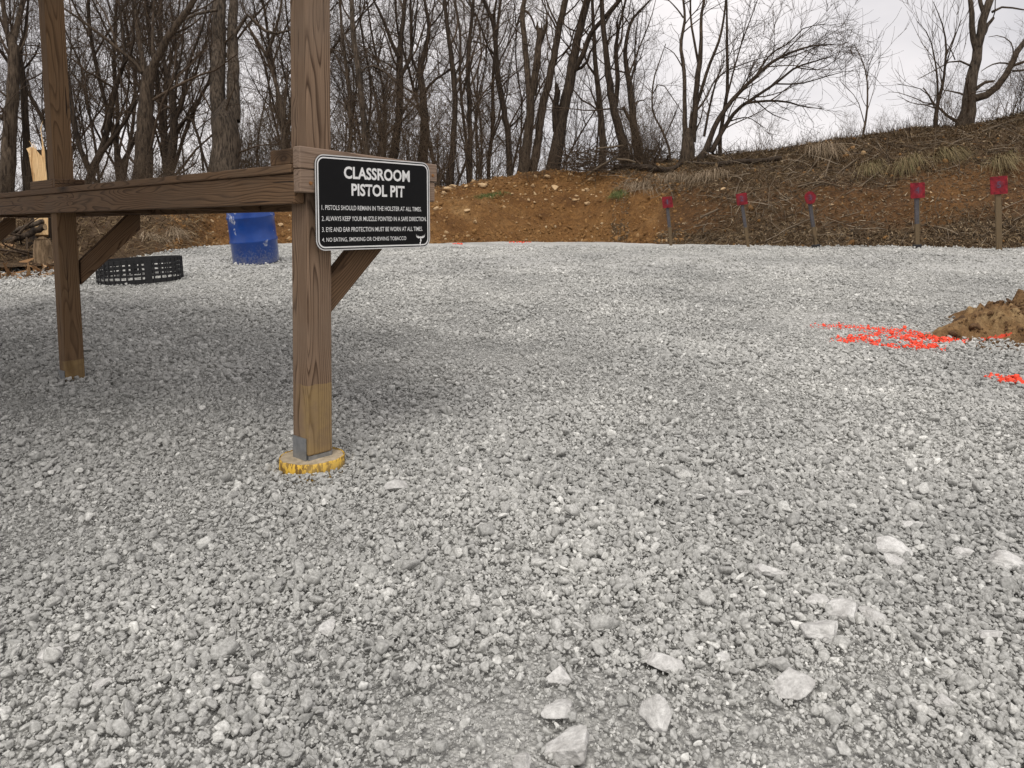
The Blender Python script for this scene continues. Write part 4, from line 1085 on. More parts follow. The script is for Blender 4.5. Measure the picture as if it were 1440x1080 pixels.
hero('bare_tree', 'double trunked grey tree with one stem snapped off to a jagged top', 23.0, [
    [(733, 256, 19), (738, 225, 15), (743, 190, 13), (746, 160, 12), (746, 136, 11), (747, 122, 4)],
    [(744, 136, 9), (741, 95, 8.2), (737, 50, 8), (734, 20, 7.6), (738, 0, 6.2), (743, -60, 5), (748, -140, 2)],
    [(749, 134, 10), (754, 95, 9.6), (757.5, 60, 9), (758.5, 40, 8.6)], [(760, 62, 5.4), (765, 46, 4.8), (768.5, 33, 3.6)],
    [(737, 14, 3.4), (746, 22, 2.8), (753, 41, 2.2)], [(737, 62, 3), (746, 64, 2.6)]], opt(dens=(.45, 2, 3, 2), len=(1.6, .8, .4, .3), rmax=(.025, .01, .005, .003)), M_BARK, 12, .9, snap=(2, 3))
hero('bare_tree', 'straight grey trunk slanting up beside the snapped double tree', 23.3, [
    [(748, 254, 14.5), (754, 215, 12), (760, 170, 10.6), (766, 138, 10.2), (773, 108, 10), (781, 70, 9.8), (788, 30, 9.2), (795, 0, 8.8), (806, -50, 7), (818, -120, 4.5), (826, -190, 2)],
    [(786, 40, 3.4), (774, 15, 2.6), (765, -10, 2)], [(790, 25, 3), (812, 5, 2.2), (826, -25, 1.2)]], MID, M_BARK, 13, .9)
hero('bare_tree', 'massive rough leaning trunk with a hollow stub low down and a long forked limb', 22.6, [
    [(776, 252, 23), (783, 215, 19), (787, 185, 17.5), (794, 145, 15), (803, 100, 13.4), (811, 62, 11.6), (818, 30, 11), (826, 0, 10), (834, -60, 7.5), (845, -150, 4)],
    [(800, 112, 8), (819, 78, 7.4), (831, 47, 7), (850, 25, 6), (867, 5, 5), (888, -22, 3.6), (910, -60, 2)], [(782, 185, 10), (781, 150, 8.6), (785, 126, 8)],
    [(806, 85, 3.6), (797, 73, 2.8)], [(806, 100, 5), (822, 92, 4), (832, 70, 3), (845, 52, 2)], [(816, 45, 3), (800, 40, 2.4), (790, 30, 1.6)]], MID, M_BARK_D, 14, .9, snap=(2,))
THK = opt(dens=(1.35, 3.0, 3.5, 2), len=(2.5, 1.05, .45, .3), rmax=(.036, .013, .0055, .003))
hero('bare_tree', 'straight greyish trunk behind the sign board, nearest to the bench corner post', 22.0, [
    [(518, 250, 11), (513, 190, 8.6), (508, 140, 8.2), (504, 100, 7.8), (499, 65, 7), (496, 30, 6.4), (494, 0, 6), (490, -60, 5), (484, -150, 2)], [(505, 105, 3.6), (520, 92, 3.2), (540, 100, 3), (558, 116, 2.4)],
    [(500, 75, 3), (486, 55, 2.4), (478, 20, 1.6)]], THK, M_BARK_L, 15, 1.2)
hero('bare_tree', 'small forked tree with a bare stub rising behind the top of the sign', 22.6, [
    [(540, 250, 8), (537, 205, 6.4), (534, 180, 5), (531, 150, 4), (522, 112, 2.8), (516, 80, 1.6)], [(537, 195, 4), (539, 165, 3), (539, 144, 2.6)], [(534, 160, 3), (545, 130, 2.2), (552, 100, 1.4)], [(536, 200, 3), (520, 165, 2.2), (512, 135, 1.2)]],
    THK, M_BARK, 16, 1.2)
hero('bare_tree', 'stout tree splitting into several stems low in the thicket behind the sign', 22.8, [
    [(552, 250, 15), (556, 205, 12), (561, 165, 10.6), (562, 125, 10), (562, 90, 9), (563, 62, 7.2), (568, 20, 6), (572, -20, 5), (578, -110, 2.4)], [(561, 80, 6.4), (549, 56, 5.2), (540, 30, 4), (527, 4, 3), (512, -40, 1.8)],
    [(562, 110, 6), (577, 80, 5), (578, 40, 4.4), (577, 0, 3.6), (574, -60, 2)], [(562, 118, 4), (546, 104, 3), (520, 92, 2)]], THK, M_BARK_D, 17, 1.2)
hero('bare_tree', 'broad dark trunk in the thicket with a limb reaching toward the clay mound', 23.2, [
    [(594, 262, 17), (596, 210, 14), (597, 165, 12), (593, 120, 9.4), (590, 98, 8), (598, 70, 6.4), (603, 40, 5.4), (598, 5, 4.2), (594, -50, 2.6)], [(596, 130, 5), (612, 112, 3.8), (630, 100, 3), (646, 85, 2)],
    [(592, 110, 4.6), (580, 85, 3.6), (584, 40, 2.8), (588, -10, 1.8)], [(603, 40, 3), (618, 22, 2.4), (632, 0, 1.4)]], THK, M_BARK_D, 18, 1.2)
hero('bare_tree', 'slim upright dark tree at the near edge of the thicket over the stony bank', 22.0, [
    [(633, 272, 10), (636, 215, 8.4), (640, 155, 7.4), (637, 105, 7), (632, 60, 6.2), (626, 10, 5.2), (624, -40, 4.2), (620, -130, 2)], [(638, 110, 3.4), (652, 80, 2.6), (660, 50, 1.6)]], THK, M_BARK_D, 19, .9)
hero('bare_tree', 'thin straight dark tree between the thicket and the single curving trunk', 23.2, [
    [(660, 268, 9), (661, 200, 7.4), (659, 130, 6.4), (658, 90, 6), (661, 50, 5.2), (666, 0, 4.2), (668, -80, 2.4)], [(661, 160, 3.2), (675, 140, 2.4), (690, 128, 1.4)]], THK, M_BARK_D, 20, .9)
hero('bare_tree', 'thin crooked tree against the sky beside the tall corner post', 22.8, [
    [(490, 245, 7), (493, 190, 5.8), (491, 140, 5.2), (487, 95, 5), (481, 45, 4.2), (478, 0, 3.2), (474, -80, 1.8)], [(488, 110, 2.6), (475, 85, 2), (464, 60, 1.2)]], THK, M_BARK, 21, 1.2)
hero('bare_tree', 'very thick twin trunked tree with furrowed bark rising behind the bench counter', 18.5, [
    [(318, 275, 44), (317, 240, 40), (316, 190, 37), (316, 164, 34), (318, 150, 16), (318, 140, 5)],
    [(308, 170, 22), (307, 120, 20), (308, 60, 18.5), (309, 0, 17), (310, -80, 14), (306, -190, 7)], [(328, 170, 19), (329, 110, 16.5), (326, 60, 14.5), (328, 20, 13), (331, -60, 10.5), (338, -160, 5)],
    [(330, 48, 6.4), (341, 32, 5.2), (347, 21, 4.6), (360, 32, 4.2), (376, 45, 4), (398, 46, 3), (420, 34, 1.8)], [(306, 14, 5), (290, 17, 4.5), (270, 22, 4), (252, 32, 2.6), (236, 30, 1.5)],
    [(347, 22, 3), (341, 5, 2.4), (346, -20, 1.6)]], opt(dens=(.8, 2.6, 3.4, 2), len=(1.5, .8, .4, .3), rmax=(.03, .011, .005, .003)), M_BARK_L, 22, 1.4)
hero('bare_tree', 'stout tree forking into a long slanting limb, behind the counter next to the braced post', 17.6, [
    [(199, 275, 28), (201, 240, 25), (203, 190, 22), (204, 150, 20), (207, 118, 17), (214, 96, 14)],
    [(213, 100, 12), (229, 66, 10.4), (245, 40, 9.4), (262, 18, 8.4), (276, -6, 7.4), (300, -50, 5.4), (330, -110, 2.6)], [(205, 120, 9), (199, 78, 7.4), (193, 40, 6.4), (188, 0, 5.4), (180, -60, 4), (176, -140, 2)],
    [(200, 102, 6), (180, 80, 5.2), (160, 64, 4.6), (130, 40, 3.8), (90, 12, 2.6), (60, -6, 1.6)], [(216, 90, 5), (214, 55, 4), (216, 10, 3), (222, -40, 2)], [(240, 48, 4), (262, 40, 3.2), (285, 22, 2)]],
    opt(dens=(1.1, 2.7, 3.0, 2), len=(2.6, 1.0, .42, .3), rmax=(.04, .011, .005, .003)), M_BARK, 23, 1.4)
hero('bare_tree', 'dark many branched tree behind the counter between the fork and the twin trunk', 19.8, [
    [(238, 270, 14), (241, 220, 12), (245, 180, 10.4), (243, 142, 8), (238, 112, 6), (230, 85, 4.2), (226, 40, 2.6)], [(246, 168, 7), (258, 136, 6), (263, 100, 5.2), (272, 70, 4.2), (284, 40, 3.2), (292, 0, 2)],
    [(244, 190, 5), (265, 165, 4), (280, 195, 3.4), (286, 240, 3)], [(240, 200, 5), (222, 180, 4), (212, 165, 3)]], opt(dens=(1.2, 2.8, 3.0, 2), len=(2.6, 1.0, .42, .3), rmax=(.038, .011, .005, .003)), M_BARK_D, 24, 1.4)
hero('bare_tree', 'leaning slender tree with long arched stems just left of the corner post', 19.0, [
    [(397, 262, 8), (398, 210, 6.6), (396, 150, 6), (386, 112, 5.4), (376, 82, 4.6), (360, 55, 3.6), (345, 30, 2.4)], [(374, 80, 4.2), (384, 52, 4), (394, 15, 3.4), (398, -30, 2.6)], [(397, 180, 3.6), (402, 140, 3), (404, 90, 2)]],
    opt(dens=(1.3, 2.7, 3, 2), len=(1.5, .8, .42, .3), rmax=(.022, .010, .005, .003)), M_BARK, 25, 1.4)
hero('bare_tree', 'stout forked tree with climbing shoots at the edge of the wood behind the log pile', 16.5, [
    [(8, 285, 24), (10, 240, 20), (13, 190, 18), (17, 140, 16.5), (17, 100, 14.5), (18, 62, 12), (16, 48, 4)], [(18, 64, 9.4), (25, 32, 8.2), (32, 5, 7.2), (39, -40, 5), (44, -120, 2.4)], [(14, 66, 8), (8, 34, 6.4), (4, 0, 5.2), (0, -70, 3)],
    [(15, 150, 10), (4, 166, 8), (-8, 158, 5)], [(19, 85, 3.6), (34, 60, 2.8), (40, 35, 1.8)]], opt(dens=(1.1, 2.5, 3, 2), len=(1.5, .8, .4, .3), rmax=(.026, .010, .005, .003)), M_BARK, 26, 1.4)
hero('bare_tree', 'thin dark stem close behind the forked tree by the log pile', 17.0, [
    [(40, 282, 12), (38, 230, 10.4), (35, 160, 9), (31, 105, 7.8), (28, 72, 6), (35, 46, 4.4), (39, 10, 3.2), (40, -40, 2)], [(30, 100, 3.4), (48, 80, 2.6), (56, 60, 1.8)]], opt(dens=(1.3, 2.7, 3, 2), len=(1.3, .7, .4, .3), rmax=(.02, .010, .005, .003)), M_BARK_D, 27, 1.4)
hero('bare_tree', 'dark tree slanting away from the braced post with a crossing lower limb', 17.8, [
    [(118, 280, 12), (128, 245, 10.6), (144, 208, 9.4), (155, 160, 7.4), (163, 120, 6.4), (175, 85, 5.2), (172, 40, 4.2), (167, 0, 3.2), (160, -60, 2)], [(138, 220, 8), (160, 190, 6.4), (180, 165, 4.6), (192, 140, 3)],
    [(128, 245, 8), (112, 205, 7), (104, 170, 6), (100, 140, 4.6), (96, 100, 3)], [(168, 100, 4), (185, 72, 3.2), (188, 30, 2.4), (184, -20, 1.6)]], opt(dens=(1.4, 2.8, 3, 2), len=(2.3, .95, .42, .3), rmax=(.034, .010, .005, .003)), M_BARK_D, 28, 1.4)

# split snag with fresh pale wood
def snag():
    rr = np.random.default_rng(55); t = 9.6
    b = P(58, 300, t); root = empty('broken_snag', (b[0], b[1], b[2] - .4), 'broken snag with fresh pale split wood and long splinters behind the counter', 'snag')
    org = np.array(root.location)
    bm = bmesh.new()
    outline = [(49, 330, .04), (47, 262, .03), (44, 240, .02), (40, 215, .015), (37, 209, .01), (44, 206, 0), (47, 212, 0), (45, 203, 0), (52, 212, .0), (57, 218, .01), (63, 222, .02), (66, 245, .03), (67, 270, .03), (68, 330, .04)]
    fr = [bm.verts.new(P(x, y, t + rr.uniform(-.02, .02)) - org) for x, y, _ in outline]
    bk = [bm.verts.new(P(x + (x < 55) * 2, y + 3, t + .12 + rr.uniform(-.02, .02)) - org) for x, y, _ in outline]
    bm.faces.new(fr); bm.faces.new(bk[::-1])
    for i in range(len(fr)): bm.faces.new((fr[i], bk[i], bk[(i + 1) % len(fr)], fr[(i + 1) % len(fr)]))
    bmesh.ops.triangulate(bm, faces=bm.faces); bmesh.ops.recalc_face_normals(bm, faces=bm.faces)
    link('split_face', bm_mesh(bm, 'split'), M_SPLIT, root)
    tb = Tubes()
    for (x0, y0, x1, y1, w, k) in ((60, 222, 57, 180, 3, 0), (57, 180, 60, 170, 1.6, 0), (47, 210, 41, 198, 2, 0), (52, 214, 46, 200, 1.6, 0), (62, 225, 61, 205, 4, 1)):
        p0, p1 = P(x0, y0 + 4, t + .05), P(x1, y1, t + .05)
        tb.add(np.array([p0, (p0 + p1) / 2 + rr.normal(0, .01, 3), p1]), np.array([w, w * .7, w * .25]) * t / F / 2, 5)
    link('splinters', tb.mesh('splinters', org), M_SPLIT, root)
    tb = Tubes()
    p0, p1 = P(62, 345, t + .22), P(61, 212, t + .22); q, w = resample([p0, (p0 + p1) / 2, p1], [.15, .13, .10], 10)
    tb.add(q, w, 11); link('trunk', tb.mesh('trunk', org), M_BARK_D, root)
snag()

# ------------------------------------------------------------------ the wood behind: whole trees, copied
def generic(seed, h, r, lean, forks, o):
    rr = np.random.default_rng(seed); tb, tw = Tubes(), Tubes()
    pts = [np.array([0, 0, -.6])]; d = np.array([lean, 0, 1.]); n = 9
    for i in range(n):
        d = unit(d + np.append(rr.normal(0, .12, 2), .07)); pts.append(pts[-1] + d * (h + .6) / n)
    q, w = resample(pts, np.linspace(r * 1.15, r * .25, n + 1), 26); tb.add(q, w, 7); limbs = [(q, w, .25)]
    for _ in range(forks):
        k = rr.integers(4, 17); a = rr.uniform(0, 6.28); dd = unit(np.array([math.cos(a) * .5, math.sin(a) * .5, 1.]))
        q2, w2 = twig_walk(rr, q[k], dd, h * rr.uniform(.3, .55), w[k] * .62, w[k] * .12, 12, .10, .05); tb.add(q2, w2, 6); limbs.append((q2, w2, .1))
    for q2, w2, lo in limbs: grow(tw, rr, q2, w2, 0, o, lo)
    a, b = tb.mesh('trunk'), tw.mesh('branches'); return a, b
GEN = opt(dens=(2.1, 3.0, 3.0, 2), len=(2.3, 1.1, .55, .3), rmax=(.024, .011, .007, .004))
gens = [generic(200 + k, 12.5 + 1.1 * (k % 4), (.065, .085, .05, .10, .07, .08)[k], (.03, -.05, .08, -.02, -.09, .05)[k], (3, 4, 2, 4, 3, 5)[k], GEN) for k in range(6)]
for a, b in gens: a.materials.append(M_BARK_D); b.materials.append(M_TWIG)
rr = np.random.default_rng(77); n_bt = 0
spots = []
for k in range(150):
    t = rr.uniform(24.5, 52); px = rr.uniform(-160, 690) if k % 9 else rr.uniform(690, 930)
    if px > 690 and t < 36: continue
    spots.append((px, t))
for px, t in spots[:68]:
    x = (px - CX) / F * t; y = t
    k = rr.integers(0, 6)
    z0 = .9 + rr.uniform(-.1, .1) - .02 * (t - 24)
    root = empty('woodland_tree', (x, y, z0), 'bare dark tree among many in the wood behind the bank', 'tree', 'bare trees of the wood behind the bank')
    s = rr.uniform(.75, 1.15); root.scale = (s, s, s); root.rotation_euler = (0, 0, rr.uniform(0, 6.28))
    link('trunk', gens[k][0], None, root); link('branches', gens[k][1], None, root)
# undergrowth: leafless shrubs at the foot of the wood
def shrub(seed, n, h, spread, o):
    rr = np.random.default_rng(seed); tw = Tubes()
    for _ in range(n):
        a = rr.uniform(0, 6.28); d = unit(np.array([math.cos(a) * spread * rr.random(), math.sin(a) * spread * rr.random(), 1.]))
        p = np.array([rr.normal(0, .35), rr.normal(0, .35), -.5])
        q, w = twig_walk(rr, p, d, (h + .5) * rr.uniform(.6, 1.15), rr.uniform(.006, .016), .003, 7, .13, .0); tw.add(q, w, 4); grow(tw, rr, q, w, 1, o, .2)
    return tw.mesh('shrub')
SHR = opt(dens=(1, 3.4, 3.6, 2), len=(1, .8, .38, .2), rmax=(.02, .008, .0045, .003), levels=3, up=.02)
shr = [shrub(400 + k, (16, 12, 20, 14)[k], (2.6, 3.6, 2.0, 3.0)[k], (.6, .45, .9, .6)[k], SHR) for k in range(4)]
for m in shr: m.materials.append(M_BRUSH)
rr = np.random.default_rng(78)
for k in range(66):
    px = rr.uniform(-60, 720) if k < 52 else rr.uniform(720, 1000)
    t = rr.uniform(15.5, 19.) if px < 300 else rr.uniform(21.5, 27.)
    if px > 900: t = rr.uniform(20.5, 22)
    q = bank(px, 1.3); x = (px - CX) / F * t
    zc = float(np.interp(px, vis, crests[:, 2])) - .35 - .02 * max(0, t - 22)
    o = link('shrub', shr[k % 4], None); s = rr.uniform(.7, 1.3) * (1 if px < 720 else .55); o.scale = (s, s, s); o.location = (x, t, zc); o.rotation_euler = (0, 0, rr.uniform(0, 6.28))
    if px < 320: o.scale = (s * .7, s * .7, s * .5); o.location.z -= .1
    tag(o, 'leafless brushy shrub in the undergrowth along the edge of the wood', 'shrub', 'leafless shrubs at the edge of the wood')
# far wood as one mass
tb = Tubes(); rr = np.random.default_rng(79)
for k in range(170):
    t = rr.uniform(55, 95); px = rr.uniform(-350, 900); x = (px - CX) / F * t; h = rr.uniform(5, 13)
    p = np.array([x, t, -.4]); q, w = twig_walk(rr, p, np.array([rr.normal(0, .12), 0, 1.]), h, rr.uniform(.03, .08), .015, 6, .09, .03); tb.add(q, w, 4)
    for _ in range(16):
        i = rr.integers(1, 6); d = unit(np.array([rr.normal(0, .8), rr.normal(0, .4), rr.uniform(.2, 1)])); q2, w2 = twig_walk(rr, q[i], d, rr.uniform(1.5, 4), .03, .008, 4, .2, .06); tb.add(q2, w2, 3)
o = link('far_wood', tb.mesh('far_wood'), M_BARK_D); o['kind'] = 'stuff'; o['label'] = 'distant bare wood seen between the nearer trunks'

# ------------------------------------------------------------------ logs and sticks on the crest
def log(pts, label, mat=None, name='log', grp='fallen logs along the crest of the bank', cat='log', seed=0, stub=True):
    rr = np.random.default_rng(seed); W_ = [(on_bank(x, y)[0] + np.array([0, -.06, w / 2 * t / F * .5]) if t < 0 or (t > 15 and seed < 6) else P(x, y, t)) for x, y, w, t in pts]; rad = [w / 2 * t / F for x, y, w, t in pts]
    q, w = resample(W_, rad, 14); q = q + rr.normal(0, 1, q.shape) * w[:, None] * .12
    org = q[0]; root = empty(name, tuple(org), label, cat, grp); tb = Tubes(); tb.add(q, w, 10)
    link('bark', tb.mesh('bark', org), mat or M_BARK, root)
    for e_, s in ((0, -1), (-1, 1)):
        n = unit(q[1] - q[0]) if e_ == 0 else unit(q[-1] - q[-2]); bm = bmesh.new()
        bmesh.ops.create_circle(bm, cap_ends=True, segments=12, radius=w[e_] * .99)
        m = Vector(n * s).to_track_quat('Z', 'Y').to_matrix().to_4x4(); m.translation = Vector(q[e_] - org) - Vector(n * s) * .004
        link('cut_end', bm_mesh(bm, 'end'), M_LOGEND, root, m)
    if stub:
        tb = Tubes()
        for _ in range(4):
            i = rr.integers(2, 12); d = unit(rr.normal(0, 1, 3) + np.array([0, -.5, .4])); a, b = twig_walk(rr, q[i], d, rr.uniform(.3, .9), w[i] * .4, .004, 4, .2, 0); tb.add(a, b, 5)
        link('twigs', tb.mesh('twigs', org), M_TWIG, root)
log([(866, 236, 8, 20.3), (895, 237, 10, 20.2), (920, 239, 10, 20.0), (946, 241, 8, 19.8), (958, 231, 6, 19.7)], 'dark mossy log lying along the crest above the clay cut, bent at one end', M_BARK_D, seed=1)
log([(948, 226, 3.4, 19.4), (975, 230, 4, 19.2), (1005, 231, 4, 19.0), (1030, 231, 3, 18.8)], 'thin pale dead log lying across the middle of the crest', M_BARK_L, seed=2)
log([(1005, 234, 7, 18.9), (1035, 231, 8, 18.7), (1066, 229, 8, 18.5), (1098, 224, 6, 18.3)], 'long dark log at the outer end of the crest beside the fan-shaped tree', M_BARK_D, seed=3)
log([(980, 229, 5, 19.3), (1000, 220, 5, 19.3), (1018, 217, 4, 19.2)], 'short dark log leaning up from the crest below the broken stump', M_BARK, seed=4)
log([(905, 226, 7, 20.8), (935, 224, 8, 20.7), (950, 226, 6, 20.5)], 'short grey log half hidden behind the mossy log', M_BARK, seed=5)
log([(838, 209, 2.6, 21.6), (858, 207, 2.8, 21.5), (877, 205, 2.4, 21.4)], 'pale broken pole lying level in the brush behind the clay mound', M_STICK, 'pole', 'fallen poles in the brush', 'pole', 6, False)
log([(826, 246, 2.8, 21.0), (845, 233, 3, 21.0), (866, 222, 2.4, 21.2)], 'pale broken pole slanting up out of the brush behind the clay mound', M_STICK, 'pole', 'fallen poles in the brush', 'pole', 7, False)
log([(868, 224, 3, 20.6), (882, 225, 3, 20.5), (894, 228, 2.4, 20.4)], 'short pale pole lying behind the mossy log', M_STICK, 'pole', 'fallen poles in the brush', 'pole', 8, False)
log([(985, 306, 3, 15.9), (998, 300, 3, 15.9), (1010, 294, 2.2, 16.0)], 'short pale stick lying on the bank between the two square leaning targets', M_STICK, 'stick', 'sticks on the bank', 'stick', 9, False)
for k, pts in enumerate(([(1165, 199), (1150, 222), (1132, 247)], [(1174, 204), (1167, 226), (1158, 251)], [(1146, 206), (1122, 226), (1098, 243)], [(1092, 214), (1084, 232), (1076, 252)], [(1242, 236), (1216, 256), (1188, 274)],
                        [(1378, 188), (1402, 176), (1428, 166)], [(1205, 222), (1184, 238), (1160, 262)], [(1052, 236), (1040, 256), (1033, 276)], [(925, 246), (940, 262), (948, 282)], [(1120, 262), (1150, 256), (1180, 262)])):
    log([(x, y, (2.6, 2.2, 1.2)[i], 16.8) for i, (x, y) in enumerate(pts)], ['pale bent stick trailing down the shoulder of the bank above the round target', 'dead stick trailing down the grassy bank'][k > 2], M_STICK, 'stick', 'sticks trailing down the bank', 'stick', 3 if False else 5, False)
# brush heap behind the mound
tb = Tubes(); rr = np.random.default_rng(81)
for k in range(420):
    px = rr.uniform(792, 935); t = rr.uniform(20.8, 22.6); py = rr.uniform(212, 240); p = P(px, py, t); d = unit(np.array([rr.normal(0, 1), rr.normal(0, .6), rr.normal(.1, .45)]))
    q, w = twig_walk(rr, p, d, rr.uniform(.4, 1.5), rr.uniform(.004, .018), .003, 5, .2, -.02); tb.add(q, w, 4)
o = link('brush_heap', tb.mesh('brush_heap'), M_TWIG); o['kind'] = 'stuff'; o['label'] = 'heap of dead brush behind the clay mound'

# ------------------------------------------------------------------ log pile and chips at the wood's edge
PILE = [([(4, 341, 8, 9.3), (30, 333, 9, 9.3), (64, 319, 9, 9.4)], 'dark split log on top of the pile beneath the counter', M_BARK_D), ([(18, 326, 6, 9.5), (40, 318, 7, 9.5), (61, 311, 7, 9.6)], 'pale weathered log crowning the log pile', M_BARK_L),
        ([(-30, 356, 16, 9.2), (5, 352, 17, 9.2), (24, 351, 15, 9.2)], 'thick tan barkless log low in the pile', M_BARKCHIP), ([(20, 352, 9, 9.4), (42, 346, 9, 9.4), (60, 345, 8, 9.5)], 'dark rotten log in the middle of the pile', M_BARK_D),
        ([(26, 366, 11, 9.0), (48, 360, 12, 9.1), (66, 362, 10, 9.1)], 'short brown log at the foot of the pile beside the upright stump', M_BARK), ([(-20, 374, 9, 8.8), (10, 372, 9, 8.8), (30, 374, 7, 8.8)], 'brown log lying along the edge of the gravel before the pile', M_BARK)]
for k, (pts, lab, mt) in enumerate(PILE): log(pts, lab, mt, 'log', 'logs in the pile at the edge of the wood', 'log', 20 + k, k % 2 == 0)
sb = P(62, 389, 8.9); root = empty('stump', (sb[0], sb[1], sb[2]), 'squat upright block of tree stump with ragged bark beside the log pile', 'stump')
bm = bmesh.new(); rr = np.random.default_rng(90)
for z, r in ((-.05, .13), (.1, .115), (.25, .105), (.38, .10), (.46, .092)):
    for i in range(12):
        a = 2 * math.pi * i / 12; f = 1 + .16 * rr.random() - .08; bm.verts.new((r * f * math.cos(a), r * f * math.sin(a) * .8, z + (rr.uniform(-.03, .03) if z > .4 else 0)))
bm.verts.ensure_lookup_table()
for j in range(4):
    for i in range(12): bm.faces.new([bm.verts[j * 12 + i], bm.verts[j * 12 + (i + 1) % 12], bm.verts[(j + 1) * 12 + (i + 1) % 12], bm.verts[(j + 1) * 12 + i]])
link('bark', bm_mesh(bm, 'stump'), M_STUMP, root)
bm = bmesh.new(); bmesh.ops.create_circle(bm, cap_ends=True, segments=12, radius=.088); link('cut_top', bm_mesh(bm, 'top'), M_LOGEND, root, Matrix.Translation((0, 0, .452)))
# wood chips
def strips(name, pos, dirs, nrm, length, width, mat, bend=0., seg=1):
    """thin curved blades or chips: one mesh"""
    n = len(pos); side = np.cross(dirs, nrm); side /= np.linalg.norm(side, axis=1, keepdims=True) + 1e-9
    VS = []
    for j in range(seg + 1):
        u = j / seg; c = pos + dirs * (length * u)[:, None] + bend * (length * u * u)[:, None]
        w = (width * (1 - .8 * u) / 2)[:, None]; VS += [c - side * w, c + side * w]
    V = np.stack(VS, 1).reshape(-1, 3); k = 2 * (seg + 1); base = np.arange(n)[:, None] * k
    Q = np.concatenate([base + np.array([[2 * j, 2 * j + 1, 2 * j + 3, 2 * j + 2]]) for j in range(seg)])
    return fastmesh(name, V, Q)
rr = np.random.default_rng(91); n = 950
pp = []
for k in range(n):
    px = rr.uniform(-60, 76); py = rr.uniform(364, 394) - (px > 30) * 3; g = G(px, py); pp.append(g + np.array([0, 0, rr.uniform(0, .08) * (py < 382)]))
pp = np.array(pp); dd = rr.normal(0, 1, (n, 3)) * [1, 1, .35]; dd /= np.linalg.norm(dd, axis=1, keepdims=True); nn = rr.normal(0, .5, (n, 3)) + [0, 0, 1]
M_CHIP = island_mat('wood_chip', [(0, (.10, .055, .028)), (.5, (.30, .17, .08)), (.85, (.50, .32, .17)), (1, (.65, .48, .30))])
o = link('wood_chips', strips('wood_chips', pp, dd, nn, rr.uniform(.04, .2, n), rr.uniform(.02, .06, n), M_CHIP), M_CHIP); o['kind'] = 'stuff'; o['label'] = 'scattered wood chips and bark before the log pile'

# ------------------------------------------------------------------ pale stones in the clay
TS = [(613, 295, 9), (620, 295, 5), (656, 296, 7), (677, 263, 11), (693, 270, 4), (724, 262, 4), (748, 262, 6), (769, 251, 8), (781, 265, 10), (788, 269, 6), (802, 246, 6), (826, 268, 9), (820, 268, 4), (828, 288, 8),
      (811, 277, 5), (808, 283, 6), (801, 280, 4), (743, 283, 6), (720, 274, 5), (732, 274, 4), (767, 281, 4), (827, 243, 6), (630, 268, 9), (637, 263, 8), (655, 262, 6), (625, 273, 9), (830, 253, 8), (1017, 268, 6), (1170, 290, 4), (1145, 292, 3), (834, 276, 6), (668, 313, 7), (650, 281, 5), (346, 333, 9), (330, 320, 6), (318, 326, 5), (296, 312, 6), (392, 318, 8), (1308, 271, 4)]
tst = [rock_mesh(500 + k, .5, .42, .36, 3, 11, 20., .07) for k in range(5)]
for m in tst: m.materials.append(M_TANROCK)
for k, (px, py, w) in enumerate(TS):
    q, v = on_bank(px, py); nrm = bank_n(px, v); s = 1.3 * w * (q[1]) / F
    o = link('bank_stone', tst[k % 5]); o.location = Vector(q) + Vector(nrm) * s * .12; o.scale = (s * 1.15, s * .9, s * .85); o.rotation_euler = (random.uniform(-.4, .4), random.uniform(-.4, .4), random.uniform(0, 6))
    tag(o, 'pale tan stone stuck in the orange clay bank', 'stone', 'pale stones in the clay bank')

# ------------------------------------------------------------------ dead grass, litter and sticks on the bank
def bank_scatter(n, wfun, rr):
    P_, N_ = [], []
    fv = BV.reshape(-1, 3); W_ = wfun(np.broadcast_to(PXs, BA.shape), np.broadcast_to(vv[:, None], BA.shape), BA).clip(0)
    area = np.ones_like(W_); area[:-1, :-1] = np.linalg.norm(np.cross(BV[1:, :-1] - BV[:-1, :-1], BV[:-1, 1:] - BV[:-1, :-1]), axis=2)
    w = (W_ * area)[:-1, :-1].ravel(); idx = rr.choice(len(w), n, p=w / w.sum()); j, i = np.divmod(idx, NS - 1)
    a, b = rr.random(n)[:, None], rr.random(n)[:, None]
    q = BV[j, i] * (1 - a) * (1 - b) + BV[j, i + 1] * a * (1 - b) + BV[j + 1, i] * (1 - a) * b + BV[j + 1, i + 1] * a * b
    nr = np.cross(BV[j, i + 1] - BV[j, i], BV[j + 1, i] - BV[j, i]); nr /= np.linalg.norm(nr, axis=1, keepdims=True); nr[nr[:, 2] < 0] *= -1
    return q, nr
rr = np.random.default_rng(95)
inview = lambda px: ((px > -80) & (px < 1560)).astype(float)
q, nr = bank_scatter(52000, lambda px, v, a: inview(px) * np.clip(a - .28, 0, 1) * (v > .0) * (v < 1.25) * np.where(px > 880, 1, .55), rr)
n = len(q); down = nr * [1, 1, 0]; down /= np.linalg.norm(down, axis=1, keepdims=True) + 1e-6
d = nr * .55 + down * rr.uniform(.0, .7, (n, 1)) + rr.normal(0, .45, (n, 3)) + [0, 0, .12]; d /= np.linalg.norm(d, axis=1, keepdims=True)
o = link('dead_grass', strips('dead_grass', q - nr * .02, d, rr.normal(0, 1, (n, 3)), rr.uniform(.10, .34, n), rr.uniform(.008, .02, n), None, np.array([0, 0, -.55]), 2), M_DEADGRASS)
o['kind'] = 'stuff'; o['label'] = 'matted dead grass and weeds over the bank'
q, nr = bank_scatter(16000, lambda px, v, a: inview(px) * (a > .05) * ((v < .12) * 1.6 + .35) * (v > .0) * (v < 1.1) * (px > 860), rr)
